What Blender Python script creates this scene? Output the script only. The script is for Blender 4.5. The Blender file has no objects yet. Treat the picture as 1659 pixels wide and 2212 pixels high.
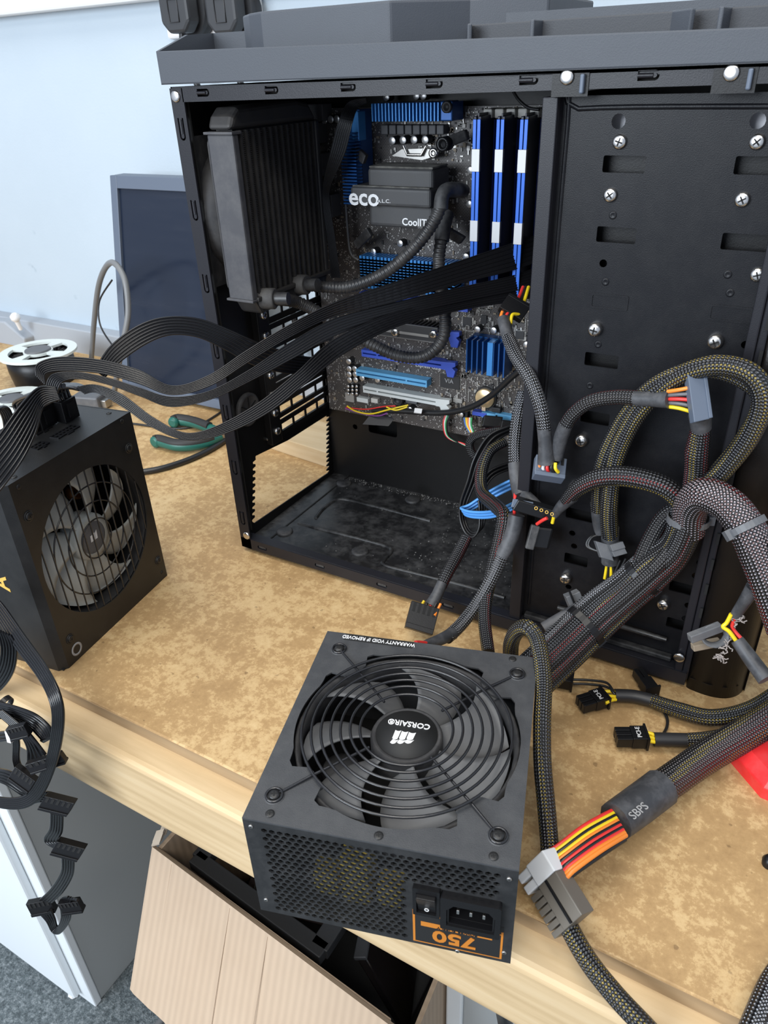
import bpy, bmesh, math, random
from mathutils import Vector, Matrix
from mathutils.geometry import delaunay_2d_cdt
random.seed(7)
SC = bpy.context.scene
COL = SC.collection
# ------------------------------------------------------------------ camera
CAM = Vector((0.0, -0.2579, 0.4346)); YAW, PITCH, ROLL, FPX = 0.5378, 0.5373, -0.0411, 1602.4
_f = Vector((-math.sin(YAW)*math.cos(PITCH), math.cos(YAW)*math.cos(PITCH), -math.sin(PITCH)))
_r = Vector((math.cos(YAW), math.sin(YAW), 0)); _u = _r.cross(_f)
_r, _u = _r*math.cos(ROLL)+_u*math.sin(ROLL), -_r*math.sin(ROLL)+_u*math.cos(ROLL)
cd = bpy.data.cameras.new('camera'); cam = bpy.data.objects.new('camera', cd); COL.objects.link(cam)
cd.sensor_fit = 'HORIZONTAL'; cd.sensor_width = 36; cd.lens = FPX/1659*36; cd.clip_start = 0.01
cd.dof.use_dof = True; cd.dof.focus_distance = 0.58; cd.dof.aperture_fstop = 32
cam.matrix_world = Matrix(((_r.x, _u.x, -_f.x, CAM.x), (_r.y, _u.y, -_f.y, CAM.y), (_r.z, _u.z, -_f.z, CAM.z), (0, 0, 0, 1)))
SC.camera = cam
# ------------------------------------------------------------------ world, lights, exposure
w = bpy.data.worlds.new('room_light'); SC.world = w; w.use_nodes = True
w.node_tree.nodes['Background'].inputs[0].default_value = (0.72, 0.82, 1.0, 1)
w.node_tree.nodes['Background'].inputs[1].default_value = 0.50
def area(name, loc, target, sx, sy, power, col):
    l = bpy.data.lights.new(name, 'AREA'); l.shape = 'RECTANGLE'; l.size = sx; l.size_y = sy; l.energy = power; l.color = col
    o = bpy.data.objects.new(name, l); COL.objects.link(o); o.location = loc
    o.rotation_euler = (Vector(target)-Vector(loc)).to_track_quat('-Z', 'Y').to_euler(); return o
area('ceiling_panel_light', (-0.55, 0.0, 1.75), (-0.55, 0.0, 0), 1.2, 0.6, 13, (1.0, 0.95, 0.86))
area('ceiling_panel_light', (0.35, -1.15, 1.75), (0.35, -1.15, 0), 1.2, 0.6, 20, (1.0, 0.95, 0.86))
area('window_daylight', (-1.1, -2.3, 0.95), (-0.3, 0.3, 0.15), 1.8, 1.3, 68, (0.84, 0.92, 1.0))
SC.view_settings.view_transform = 'Standard'; SC.view_settings.look = 'None'
SC.view_settings.gamma = 1; SC.view_settings.exposure = 0.35; SC.view_settings.use_curve_mapping = False

# ------------------------------------------------------------------ points of the place, found along sight lines
def ray(x, y): return _f + _r*((x-829.5)/FPX) - _u*((y-1106)/FPX)
def AY(x, y, Y): d = ray(x, y); return CAM + d*((Y-CAM.y)/d.y)
def AZ(x, y, Z): d = ray(x, y); return CAM + d*((Z-CAM.z)/d.z)
def AX(x, y, X): d = ray(x, y); return CAM + d*((X-CAM.x)/d.x)
def AD(x, y, D): return CAM + ray(x, y)*D

# ------------------------------------------------------------------ material helpers
MATS = {}
def newmat(name):
    m = bpy.data.materials.new(name); m.use_nodes = True; MATS[name] = m
    return m, m.node_tree.nodes, m.node_tree.links, m.node_tree.nodes['Principled BSDF']
def setin(b, **k):
    for a, v in k.items():
        n = a.replace('_', ' ')
        if n in b.inputs: b.inputs[n].default_value = v
def node(ns, t, **k):
    n = ns.new(t)
    for a, v in k.items(): setattr(n, a, v)
    return n
def ramp(ns, stops, interp='LINEAR'):
    r = ns.new('ShaderNodeValToRGB'); r.color_ramp.interpolation = interp
    e = r.color_ramp.elements
    while len(e) > len(stops): e.remove(e[-1])
    while len(e) < len(stops): e.new(1.0)
    for i, (p, c) in enumerate(stops): e[i].position = p; e[i].color = (*c, 1)
    return r
def coord(ns, ls, kind='Object', scale=(1, 1, 1)):
    tc = ns.new('ShaderNodeTexCoord'); mp = ns.new('ShaderNodeMapping'); mp.inputs['Scale'].default_value = scale
    ls.new(tc.outputs[kind], mp.inputs['Vector']); return mp.outputs['Vector']
def noise(ns, ls, vec, scale, detail=4, rough=0.55):
    n = ns.new('ShaderNodeTexNoise'); n.inputs['Scale'].default_value = scale; n.inputs['Detail'].default_value = detail; n.inputs['Roughness'].default_value = rough
    ls.new(vec, n.inputs['Vector']); return n.outputs['Fac']
def mixc(ns, ls, fac, a, b, mode='MIX'):
    m = ns.new('ShaderNodeMix'); m.data_type = 'RGBA'; m.blend_type = mode
    def put(i, v):
        if isinstance(v, tuple): m.inputs[i].default_value = (*v, 1)
        else: ls.new(v, m.inputs[i])
    if isinstance(fac, float): m.inputs[0].default_value = fac
    else: ls.new(fac, m.inputs[0])
    put(6, a); put(7, b); return m.outputs[2]
def math_(ns, ls, op, a, b=0.0):
    m = ns.new('ShaderNodeMath'); m.operation = op
    for i, v in enumerate((a, b)):
        if isinstance(v, (int, float)): m.inputs[i].default_value = v
        else: ls.new(v, m.inputs[i])
    return m.outputs[0]
def bump(ns, ls, b, h, strength=0.3, dist=0.001):
    n = ns.new('ShaderNodeBump'); n.inputs['Strength'].default_value = strength; n.inputs['Distance'].default_value = dist
    ls.new(h, n.inputs['Height']); ls.new(n.outputs['Normal'], b.inputs['Normal'])
def simple(name, col, rough=0.5, metal=0.0, grain=0.0, gscale=900, dust=0.0, dustcol=(0.28, 0.27, 0.25), spec=0.5, coat=0.0, trans=0.0):
    m, ns, ls, b = newmat(name)
    setin(b, Base_Color=(*col, 1), Roughness=rough, Metallic=metal, Coat_Weight=coat, Transmission_Weight=trans)
    b.inputs['Specular IOR Level'].default_value = spec
    if grain or dust:
        v = coord(ns, ls)
        if grain: bump(ns, ls, b, noise(ns, ls, v, gscale, 2), grain, 0.0006)
        if dust:
            f = noise(ns, ls, v, 60, 6, 0.7); r = ramp(ns, [(0.42, (0, 0, 0)), (0.75, (1, 1, 1))]); ls.new(f, r.inputs[0])
            fac = math_(ns, ls, 'MULTIPLY', r.outputs[0], dust)
            ls.new(mixc(ns, ls, fac, col, dustcol), b.inputs['Base Color'])
            ls.new(math_(ns, ls, 'ADD', math_(ns, ls, 'MULTIPLY', fac, 0.5), rough), b.inputs['Roughness'])
    return m

# bench: worn hardboard
m, ns, ls, b = newmat('hardboard')
v = coord(ns, ls); n1 = noise(ns, ls, v, 12, 12, 0.82); n2 = noise(ns, ls, v, 150, 6, 0.75); n4 = noise(ns, ls, v, 5, 3, 0.5)
comb = math_(ns, ls, 'ADD', math_(ns, ls, 'ADD', math_(ns, ls, 'MULTIPLY', n1, 0.50), math_(ns, ls, 'MULTIPLY', n2, 0.38)), math_(ns, ls, 'MULTIPLY', n4, 0.12))
r1 = ramp(ns, [(0.38, (0.345, 0.21, 0.088)), (0.495, (0.44, 0.278, 0.122)), (0.52, (0.55, 0.37, 0.175)), (0.60, (0.63, 0.45, 0.23))]); ls.new(comb, r1.inputs[0])
r3 = ramp(ns, [(0.24, (0.72, 0.68, 0.64)), (0.40, (1, 1, 1))]); ls.new(noise(ns, ls, v, 9, 6, 0.65), r3.inputs[0])
c1 = mixc(ns, ls, 0.8, r1.outputs[0], r3.outputs[0], 'MULTIPLY')
r4 = ramp(ns, [(0.70, (1, 1, 1)), (0.73, (0.42, 0.38, 0.34))]); ls.new(noise(ns, ls, v, 120, 2, 0.5), r4.inputs[0])
c2 = mixc(ns, ls, 0.6, c1, r4.outputs[0], 'MULTIPLY')
ls.new(c2, b.inputs['Base Color']); setin(b, Roughness=0.6); bump(ns, ls, b, n2, 0.2, 0.0006)
# pine timber: grain along x
def wood(name, cols, sc=(1.2, 14, 14), rough=0.6):
    m, ns, ls, b = newmat(name); v = coord(ns, ls, 'Object', sc)
    n = noise(ns, ls, v, 4.0, 6, 0.62)
    wv = node(ns, 'ShaderNodeTexWave'); wv.bands_direction = 'Z'; wv.inputs['Scale'].default_value = 2.4; wv.inputs['Distortion'].default_value = 5; wv.inputs['Detail'].default_value = 3
    ls.new(v, wv.inputs['Vector'])
    f = math_(ns, ls, 'ADD', math_(ns, ls, 'MULTIPLY', n, 0.85), math_(ns, ls, 'MULTIPLY', wv.outputs['Fac'], 0.10))
    r = ramp(ns, [(0.25, cols[0]), (0.5, cols[1]), (0.75, cols[2])]); ls.new(f, r.inputs[0]); ls.new(r.outputs[0], b.inputs['Base Color'])
    setin(b, Roughness=rough); bump(ns, ls, b, f, 0.25, 0.0008); return m
wood('pine', ((0.46, 0.32, 0.165), (0.60, 0.44, 0.25), (0.68, 0.53, 0.33)))
wood('pine_pale', ((0.52, 0.40, 0.24), (0.62, 0.49, 0.31), (0.70, 0.58, 0.40)))
wood('board_edge', ((0.27, 0.18, 0.095), (0.36, 0.25, 0.14), (0.43, 0.31, 0.18)))
# wall paint
m, ns, ls, b = newmat('wall_paint'); v = coord(ns, ls)
r1 = ramp(ns, [(0.3, (0.45, 0.525, 0.59)), (0.7, (0.48, 0.555, 0.62))]); ls.new(noise(ns, ls, v, 5, 6, 0.6), r1.inputs[0])
r2 = ramp(ns, [(0.70, (1, 1, 1)), (0.76, (0.62, 0.66, 0.70))]); ls.new(noise(ns, ls, v, 26, 3, 0.5), r2.inputs[0])
ls.new(mixc(ns, ls, 0.5, r1.outputs[0], r2.outputs[0], 'MULTIPLY'), b.inputs['Base Color']); setin(b, Roughness=0.75)
bump(ns, ls, b, noise(ns, ls, v, 260, 3), 0.25, 0.001)
# carpet
m, ns, ls, b = newmat('carpet'); v = coord(ns, ls)
r1 = ramp(ns, [(0.30, (0.035, 0.045, 0.05)), (0.5, (0.13, 0.155, 0.165)), (0.70, (0.33, 0.36, 0.37))]); n1 = noise(ns, ls, v, 190, 4, 0.75); ls.new(n1, r1.inputs[0])
ls.new(r1.outputs[0], b.inputs['Base Color']); setin(b, Roughness=1.0); bump(ns, ls, b, n1, 1.0, 0.004)
# cardboard with corrugation lines
m, ns, ls, b = newmat('cardboard'); v = coord(ns, ls, 'UV')
wv = node(ns, 'ShaderNodeTexWave'); wv.bands_direction = 'X'; wv.inputs['Scale'].default_value = 42; wv.inputs['Distortion'].default_value = 0.4; ls.new(v, wv.inputs['Vector'])
r1 = ramp(ns, [(0.2, (0.40, 0.295, 0.205)), (0.8, (0.47, 0.36, 0.26))]); n1 = noise(ns, ls, v, 9, 5, 0.6); ls.new(n1, r1.inputs[0])
ls.new(mixc(ns, ls, 0.10, r1.outputs[0], wv.outputs['Color'], 'MULTIPLY'), b.inputs['Base Color']); setin(b, Roughness=0.8)
bump(ns, ls, b, wv.outputs['Fac'], 0.22, 0.0008)
# braided sleeve, gaps show the wires inside
def braid(name, wires, thread=(0.007, 0.007, 0.008), hi=(0.105, 0.11, 0.125), nu=9, nv=240, hole=0.42, amount=0.8):
    m, ns, ls, b = newmat(name)
    uv = ns.new('ShaderNodeTexCoord'); sp = ns.new('ShaderNodeSeparateXYZ'); ls.new(uv.outputs['UV'], sp.inputs[0])
    u = math_(ns, ls, 'MULTIPLY', sp.outputs[0], nu*2*math.pi); vv = math_(ns, ls, 'MULTIPLY', sp.outputs[1], nv*2*math.pi)
    s1 = math_(ns, ls, 'SINE', math_(ns, ls, 'ADD', u, vv)); s2 = math_(ns, ls, 'SINE', math_(ns, ls, 'SUBTRACT', u, vv))
    pr = math_(ns, ls, 'MULTIPLY', s1, s2)
    gap = math_(ns, ls, 'MULTIPLY', math_(ns, ls, 'GREATER_THAN', pr, hole), amount)
    glint = math_(ns, ls, 'LESS_THAN', pr, -0.62)
    n = len(wires)*2; stops = []
    for i in range(n): stops.append((i/n, wires[i % len(wires)]))
    rp = ramp(ns, stops, 'CONSTANT')
    tw = math_(ns, ls, 'FRACT', math_(ns, ls, 'ADD', sp.outputs[0], math_(ns, ls, 'MULTIPLY', sp.outputs[1], 1.6))); ls.new(tw, rp.inputs[0])
    base = mixc(ns, ls, glint, thread, hi); ls.new(mixc(ns, ls, gap, base, rp.outputs[0]), b.inputs['Base Color'])
    setin(b, Roughness=0.36); bump(ns, ls, b, math_(ns, ls, 'MULTIPLY', pr, -1.0), 0.6, 0.0008); return m
K_, Y_, R_, O_, G_, B_ = (0.012, 0.012, 0.012), (0.34, 0.25, 0.05), (0.22, 0.02, 0.02), (0.42, 0.13, 0.03), (0.17, 0.17, 0.18), (0.03, 0.06, 0.16)
braid('sleeve_mixed', [K_, Y_, K_, R_, K_, K_])
braid('sleeve_yellow', [K_, Y_, K_, Y_, (0.1, 0.08, 0.03)])
braid('sleeve_grey', [K_, G_, K_, (0.3, 0.3, 0.32)], hi=(0.36, 0.38, 0.42), hole=0.5)
braid('sleeve_black', [K_, (0.05, 0.05, 0.05), K_, R_], hi=(0.09, 0.09, 0.10))
braid('sleeve_main', [K_, O_, R_, (0.16, 0.09, 0.09), Y_, K_], hi=(0.20, 0.18, 0.19), nu=14, nv=230)
braid('sleeve_lit', [(0.25, 0.16, 0.16), K_, R_, (0.32, 0.24, 0.25)], hi=(0.40, 0.36, 0.39), nu=14, nv=230, hole=0.45)  # last one: lit copy of the main sleeve, light put into the colour
braid('sleeve_red', [R_, K_, (0.20, 0.02, 0.02), K_, Y_], nu=11, nv=240)
# corrugated hose: plain, rings are geometry
simple('hose', (0.022, 0.022, 0.024), 0.38, dust=0.15)
simple('case_paint', (0.014, 0.014, 0.018), 0.38, grain=0.12, gscale=1500, spec=0.35)
simple('case_inside', (0.009, 0.0086, 0.0088), 0.38, grain=0.1, gscale=1200, spec=0.3)
simple('case_floor', (0.013, 0.013, 0.014), 0.28, dust=0.55, dustcol=(0.13, 0.13, 0.13))
simple('drive_panel', (0.0075, 0.0078, 0.0098), 0.36, grain=0.14, gscale=1500, dust=0.02, spec=0.22)
simple('lid_plastic', (0.056, 0.063, 0.076), 0.55, grain=0.18, gscale=1500, dust=0.08, dustcol=(0.10, 0.10, 0.11))
simple('lid_plastic_dark', (0.042, 0.045, 0.052), 0.6, grain=0.2, gscale=1300)
simple('bezel_plastic', (0.010, 0.0085, 0.008), 0.30, grain=0.1, gscale=1200, spec=0.3)
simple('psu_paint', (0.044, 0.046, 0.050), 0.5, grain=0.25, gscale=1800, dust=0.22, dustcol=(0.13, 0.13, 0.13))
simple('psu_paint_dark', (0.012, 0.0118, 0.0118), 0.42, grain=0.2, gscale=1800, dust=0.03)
simple('black_plastic', (0.007, 0.007, 0.008), 0.35, grain=0.08, spec=0.35)
simple('dusty_plastic', (0.025, 0.025, 0.027), 0.5, dust=0.55, dustcol=(0.16, 0.155, 0.15))
simple('grey_plastic', (0.10, 0.105, 0.115), 0.45, dust=0.25)
simple('shrink_tube', (0.040, 0.042, 0.047), 0.45, dust=0.45, dustcol=(0.20, 0.20, 0.21))
simple('shrink_black', (0.022, 0.022, 0.024), 0.45)
simple('ribbon_black', (0.006, 0.006, 0.007), 0.24, spec=0.45)
simple('wire_black', (0.014, 0.014, 0.015), 0.35)
simple('wire_yellow', (0.85, 0.62, 0.02), 0.35); simple('wire_red', (0.75, 0.04, 0.035), 0.35)
simple('wire_orange', (0.85, 0.24, 0.03), 0.35); simple('wire_white', (0.7, 0.7, 0.7), 0.4); simple('wire_grey', (0.12, 0.12, 0.13), 0.4); simple('wire_green', (0.03, 0.3, 0.09), 0.4); simple('wire_blue', (0.05, 0.16, 0.5), 0.4); simple('wire_purple', (0.25, 0.06, 0.3), 0.4)
simple('steel', (0.72, 0.70, 0.67), 0.25, metal=1.0); simple('steel_dull', (0.45, 0.44, 0.42), 0.4, metal=1.0)
simple('slot_steel', (0.80, 0.80, 0.84), 0.5, metal=0.3)
simple('chrome_wire', (0.022, 0.022, 0.024), 0.22, metal=0.3, spec=0.8)
simple('white_print', (0.78, 0.78, 0.78), 0.6); simple('grey_print', (0.35, 0.35, 0.35), 0.6)
simple('orange_print', (0.55, 0.19, 0.02), 0.5); simple('black_print', (0.012, 0.012, 0.012), 0.6); simple('psu_front_shade', (0.014, 0.0145, 0.0155), 0.5, dust=0.25, dustcol=(0.09, 0.09, 0.09)); simple('gold_print', (0.75, 0.47, 0.10), 0.4)
simple('heatsink_blue', (0.010, 0.075, 0.26), 0.32, metal=0.35); simple('heatsink_light', (0.05, 0.25, 0.62), 0.35, metal=0.3)
simple('ram_blue', (0.035, 0.14, 0.58), 0.30, metal=0.3); simple('ram_dark', (0.006, 0.010, 0.035), 0.35)
simple('clip_silver', (0.46, 0.46, 0.47), 0.4, metal=0.6)
simple('slot_blue', (0.04, 0.09, 0.50), 0.45); simple('slot_lightblue', (0.13, 0.42, 0.72), 0.45); simple('slot_white', (0.62, 0.65, 0.64), 0.5); simple('slot_dark', (0.012, 0.012, 0.014), 0.6)
simple('chip', (0.022, 0.022, 0.024), 0.5); simple('choke', (0.075, 0.075, 0.08), 0.55); simple('cap_sleeve', (0.30, 0.30, 0.32), 0.4, metal=0.5); simple('cap_top', (0.74, 0.73, 0.72), 0.32, metal=0.85)
simple('clip_cream', (0.58, 0.57, 0.53), 0.5); simple('battery', (0.88, 0.66, 0.38), 0.3, metal=0.55)
simple('component_grey', (0.34, 0.33, 0.31), 0.5, metal=0.2); simple('plug_sheen_brown', (0.13, 0.115, 0.095), 0.4); simple('component_tan', (0.27, 0.22, 0.16), 0.6)  # plug brown: reflection on black plastic, painted in
simple('pump_plastic', (0.045, 0.045, 0.047), 0.55, dust=0.25, dustcol=(0.12, 0.115, 0.105)); simple('pump_dusty', (0.065, 0.062, 0.056), 0.8, dust=0.8, dustcol=(0.28, 0.27, 0.24))
simple('radiator_black', (0.022, 0.021, 0.021), 0.5, dust=0.3, dustcol=(0.07, 0.065, 0.06)); simple('radiator_side', (0.048, 0.048, 0.054), 0.5, dust=0.15); simple('fin_dark', (0.006, 0.006, 0.006), 0.6); simple('fin_edge', (0.035, 0.034, 0.033), 0.45, metal=0.3)
simple('fan_grey', (0.12, 0.122, 0.125), 0.5, dust=0.35, dustcol=(0.17, 0.165, 0.16)); simple('fan_dark', (0.024, 0.024, 0.026), 0.6, dust=0.45, dustcol=(0.11, 0.105, 0.10)); simple('fan_white', (0.40, 0.41, 0.38), 0.45)
simple('yellow_tape', (0.55, 0.40, 0.06), 0.5); simple('interior_dark', (0.006, 0.006, 0.006), 0.8); simple('copper', (0.45, 0.18, 0.06), 0.4, metal=0.7); simple('heatsink_grey', (0.2, 0.2, 0.21), 0.5, metal=0.4)
simple('cabinet_white', (0.80, 0.84, 0.86), 0.5, grain=0.06); simple('cabinet_shaded', (0.42, 0.44, 0.44), 0.6, grain=0.1)  # second grey: the white darkened to hold the side's shade
simple('white_plastic', (0.80, 0.80, 0.80), 0.4); simple('white_ring', (0.70, 0.75, 0.72), 0.4); simple('plug_black', (0.03, 0.032, 0.036), 0.5, grain=0.1)
simple('trim_white', (0.80, 0.82, 0.83), 0.45); simple('trim_grey', (0.36, 0.39, 0.43), 0.6)
simple('monitor_frame', (0.10, 0.125, 0.17), 0.45)
m, ns, ls, b = newmat('monitor_screen'); v = coord(ns, ls, 'Object', (1, 1, 9)); setin(b, Base_Color=(0.012, 0.018, 0.034, 1)); r1 = ramp(ns, [(0.3, (0.12,)*3), (0.7, (0.30,)*3)]); ls.new(noise(ns, ls, v, 6, 6), r1.inputs[0]); ls.new(r1.outputs[0], b.inputs['Roughness'])
simple('grey_cable', (0.17, 0.175, 0.18), 0.4); simple('green_handle', (0.012, 0.11, 0.085), 0.42); simple('handle_black', (0.02, 0.02, 0.02), 0.6)
simple('red_plastic', (0.78, 0.028, 0.03), 0.30, dust=0.10, dustcol=(0.8, 0.4, 0.4)); simple('sata_blue', (0.10, 0.34, 0.78), 0.35); simple('lint', (0.33, 0.29, 0.27), 1.0); simple('dust_grey', (0.16, 0.155, 0.15), 1.0); simple('tape_clear', (0.45, 0.38, 0.30), 0.3)
simple('plug_sheen_white', (0.74, 0.76, 0.78), 0.4); simple('dark_glass', (0.008, 0.007, 0.008), 0.12); simple('brown_lid', (0.035, 0.025, 0.028), 0.25); simple('grommet', (0.045, 0.044, 0.044), 0.6, dust=0.3)  # plug white: bright reflection on black plastic, painted in
# circuit board: dark solder mask, fine pads and traces
m, ns, ls, b = newmat('circuit_board'); v = coord(ns, ls)
br = node(ns, 'ShaderNodeTexBrick'); br.inputs['Scale'].default_value = 190; br.inputs['Mortar Size'].default_value = 0.06; br.inputs['Color1'].default_value = (0.030, 0.026, 0.025, 1); br.inputs['Color2'].default_value = (0.050, 0.043, 0.040, 1); br.inputs['Mortar'].default_value = (0.10, 0.09, 0.085, 1)
mp = ns.new('ShaderNodeMapping'); mp.inputs['Rotation'].default_value = (math.pi/2, 0, 0); ls.new(v, mp.inputs['Vector']); ls.new(mp.outputs[0], br.inputs['Vector'])
vo = node(ns, 'ShaderNodeTexVoronoi'); vo.inputs['Scale'].default_value = 420; ls.new(v, vo.inputs['Vector'])
dots = math_(ns, ls, 'LESS_THAN', vo.outputs['Distance'], 0.27)
msk = math_(ns, ls, 'MULTIPLY', dots, math_(ns, ls, 'GREATER_THAN', noise(ns, ls, v, 60, 3), 0.46))
ls.new(mixc(ns, ls, msk, br.outputs['Color'], (0.42, 0.40, 0.38)), b.inputs['Base Color']); setin(b, Roughness=0.4)

# ------------------------------------------------------------------ mesh helpers
WM = {}
def tag(o, label=None, cat=None, group=None, kind=None):
    if label: o['label'] = label
    if cat: o['category'] = cat
    if group: o['group'] = group
    if kind: o['kind'] = kind
    return o
def thing(name, label, cat, loc=(0, 0, 0), rz=0.0, group=None, M=None):
    o = bpy.data.objects.new(name, None); COL.objects.link(o); o.empty_display_size = 0.02
    if M is None: M = Matrix.Translation(Vector(loc)) @ Matrix.Rotation(rz, 4, 'Z')
    o.matrix_world = M; WM[o] = M.copy(); tag(o, label, cat, group); return o
def smooth_path(pts, per=10, closed=False):
    pts = [Vector(p) for p in pts]; out = []; n = len(pts)
    for i in range(n-1):
        p0 = pts[max(i-1, 0)]; p1 = pts[i]; p2 = pts[i+1]; p3 = pts[min(i+2, n-1)]
        for k in range(per):
            t = k/per; t2 = t*t; t3 = t2*t
            out.append(0.5*((2*p1)+(-p0+p2)*t+(2*p0-5*p1+4*p2-p3)*t2+(-p0+3*p1-3*p2+p3)*t3))
    out.append(pts[-1]); return out
def lerp_list(vals, per):
    out = []
    for i in range(len(vals)-1):
        for k in range(per): out.append(vals[i]+(vals[i+1]-vals[i])*k/per)
    out.append(vals[-1]); return out
def ccw(p):
    a = sum(p[i][0]*p[(i+1) % len(p)][1]-p[(i+1) % len(p)][0]*p[i][1] for i in range(len(p)))
    return p if a > 0 else p[::-1]
def inpoly(x, y, p):
    c = False; n = len(p); j = n-1
    for i in range(n):
        if (p[i][1] > y) != (p[j][1] > y) and x < (p[j][0]-p[i][0])*(y-p[i][1])/(p[j][1]-p[i][1])+p[i][0]: c = not c
        j = i
    return c
def circ(cx, cy, r, n=20, a0=0.0, ry=None): return [(cx+r*math.cos(a0+2*math.pi*i/n), cy+(ry or r)*math.sin(a0+2*math.pi*i/n)) for i in range(n)]
def rect(x0, y0, x1, y1): return [(x0, y0), (x1, y0), (x1, y1), (x0, y1)]
def rrect(x0, y0, x1, y1, r, n=4):
    o = []
    for cx, cy, a in ((x1-r, y0+r, -90), (x1-r, y1-r, 0), (x0+r, y1-r, 90), (x0+r, y0+r, 180)):
        for k in range(n+1): t = math.radians(a+90*k/n); o.append((cx+r*math.cos(t), cy+r*math.sin(t)))
    return o
class MB:
    def __init__(s): s.v = []; s.f = []; s.uv = []; s.sm = []
    def add(s, vs, fs, uvs=None, smooth=False):
        o = len(s.v); s.v += [Vector(p) for p in vs]
        for i, f in enumerate(fs):
            s.f.append([o+k for k in f]); s.uv.append(uvs[i] if uvs else None); s.sm.append(smooth)
        return s
    def box(s, a, b):
        x0, y0, z0 = a; x1, y1, z1 = b
        return s.add([(x0, y0, z0), (x1, y0, z0), (x1, y1, z0), (x0, y1, z0), (x0, y0, z1), (x1, y0, z1), (x1, y1, z1), (x0, y1, z1)],
                     [(3, 2, 1, 0), (4, 5, 6, 7), (0, 1, 5, 4), (1, 2, 6, 5), (2, 3, 7, 6), (3, 0, 4, 7)])
    def obox(s, c, ax, ay, az):
        c, ax, ay, az = map(Vector, (c, ax, ay, az)); P = [c+ax*i+ay*j+az*k for k in (-1, 1) for j in (-1, 1) for i in (-1, 1)]
        return s.add(P, [(0, 2, 3, 1), (4, 5, 7, 6), (0, 1, 5, 4), (1, 3, 7, 5), (3, 2, 6, 7), (2, 0, 4, 6)])
    def prism(s, pts, vec):
        pts = [Vector(p) for p in pts]; n = len(pts); vec = Vector(vec); nrm = Vector((0, 0, 0))
        for i in range(n): nrm += pts[i].cross(pts[(i+1) % n])
        if nrm.dot(vec) > 0: pts = pts[::-1]
        return s.add(pts+[p+vec for p in pts], [list(range(n)), [n+i for i in range(n)][::-1]]+[((i+1) % n, i, n+i, n+(i+1) % n) for i in range(n)])
    def lathe(s, prof, origin, axis, n=24, smooth=True, caps=True):
        o = Vector(origin); z = Vector(axis).normalized(); x = z.orthogonal().normalized(); y = z.cross(x)
        vs = []; fs = []
        for r, h in prof:
            for i in range(n): a = 2*math.pi*i/n; vs.append(o+z*h+(x*math.cos(a)+y*math.sin(a))*r)
        m_ = len(prof)
        for j in range(m_-1):
            for i in range(n): fs.append((j*n+i, j*n+(i+1) % n, (j+1)*n+(i+1) % n, (j+1)*n+i))
        s.add(vs, fs, None, smooth)
        if not caps: return s
        if prof[0][0] > 1e-6: s.add(vs[:n], [list(range(n))[::-1]])
        if prof[-1][0] > 1e-6: s.add(vs[-n:], [list(range(n))])
        return s
    def cyl(s, p0, p1, r, r1=None, n=16):
        p0 = Vector(p0); p1 = Vector(p1); return s.lathe([(r, 0), (r if r1 is None else r1, (p1-p0).length)], p0, p1-p0, n)
    def tube(s, path, r, n=10, flat=1.0, up=None, caps=True, closed=False, twist=0.0):
        P = [Vector(p) for p in path]; L = len(P); R = r if isinstance(r, list) else [r]*L
        T = [((P[(i+1) % L]-P[i-1]) if closed else (P[min(i+1, L-1)]-P[max(i-1, 0)])).normalized() for i in range(L)]
        x = (Vector(up) if up else T[0].orthogonal()); x = (x-T[0]*x.dot(T[0])).normalized()
        vs = []; d = 0; ds = []
        for i in range(L):
            if i: d += (P[i]-P[i-1]).length
            ds.append(d); q = Vector(up) if up else x
            x2 = q-T[i]*q.dot(T[i]); x = x2.normalized() if x2.length > 1e-5 else x; y = T[i].cross(x)
            for k in range(n): a = 2*math.pi*k/n+twist*i; vs.append(P[i]+x*(R[i]*math.cos(a))+y*(R[i]*flat*math.sin(a)))
        fs = []; uv = []
        for i in range(L if closed else L-1):
            j = (i+1) % L
            for k in range(n):
                fs.append((i*n+k, i*n+(k+1) % n, j*n+(k+1) % n, j*n+k)); dj = ds[j] if j else d
                uv.append([(k/n, ds[i]), ((k+1)/n, ds[i]), ((k+1)/n, dj), (k/n, dj)])
        s.add(vs, fs, uv, True)
        if caps and not closed: s.add(vs[:n], [list(range(n))[::-1]]); s.add(vs[-n:], [list(range(n))])
        return s
    def plate(s, outline, holes, origin, ux, uy, t):
        """flat plate with holes, thickness t along ux x uy"""
        ux = Vector(ux); uy = Vector(uy); o = Vector(origin); nz = ux.cross(uy).normalized()*t
        loops = [ccw(outline)]+[ccw(h)[::-1] for h in holes]
        V = []; E = []
        for lp in loops:
            k = len(V); V += [Vector(p) for p in lp]; E += [(k+i, k+(i+1) % len(lp)) for i in range(len(lp))]
        ov, oe, of, *_ = delaunay_2d_cdt(V, E, [], 0, 1e-7)
        bb = [(min(p[0] for p in h), max(p[0] for p in h), min(p[1] for p in h), max(p[1] for p in h), h) for h in holes]
        tri = []
        for f in of:
            cx = sum(ov[i].x for i in f)/len(f); cy = sum(ov[i].y for i in f)/len(f)
            if not inpoly(cx, cy, outline): continue
            if any(a <= cx <= b and c <= cy <= d and inpoly(cx, cy, h) for a, b, c, d, h in bb): continue
            a = sum(ov[f[i]].x*ov[f[(i+1) % len(f)]].y-ov[f[(i+1) % len(f)]].x*ov[f[i]].y for i in range(len(f)))
            tri.append(list(f) if a > 0 else list(f)[::-1])
        W = [o+ux*p.x+uy*p.y for p in ov]; n = len(W)
        s.add([p+nz for p in W]+W, tri+[[n+i for i in f][::-1] for f in tri])
        for lp in loops:
            Q = [o+ux*p[0]+uy*p[1] for p in lp]; k = len(Q)
            s.add([p+nz for p in Q]+Q, [(i, k+i, k+(i+1) % k, (i+1) % k) for i in range(k)])
        return s
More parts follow.
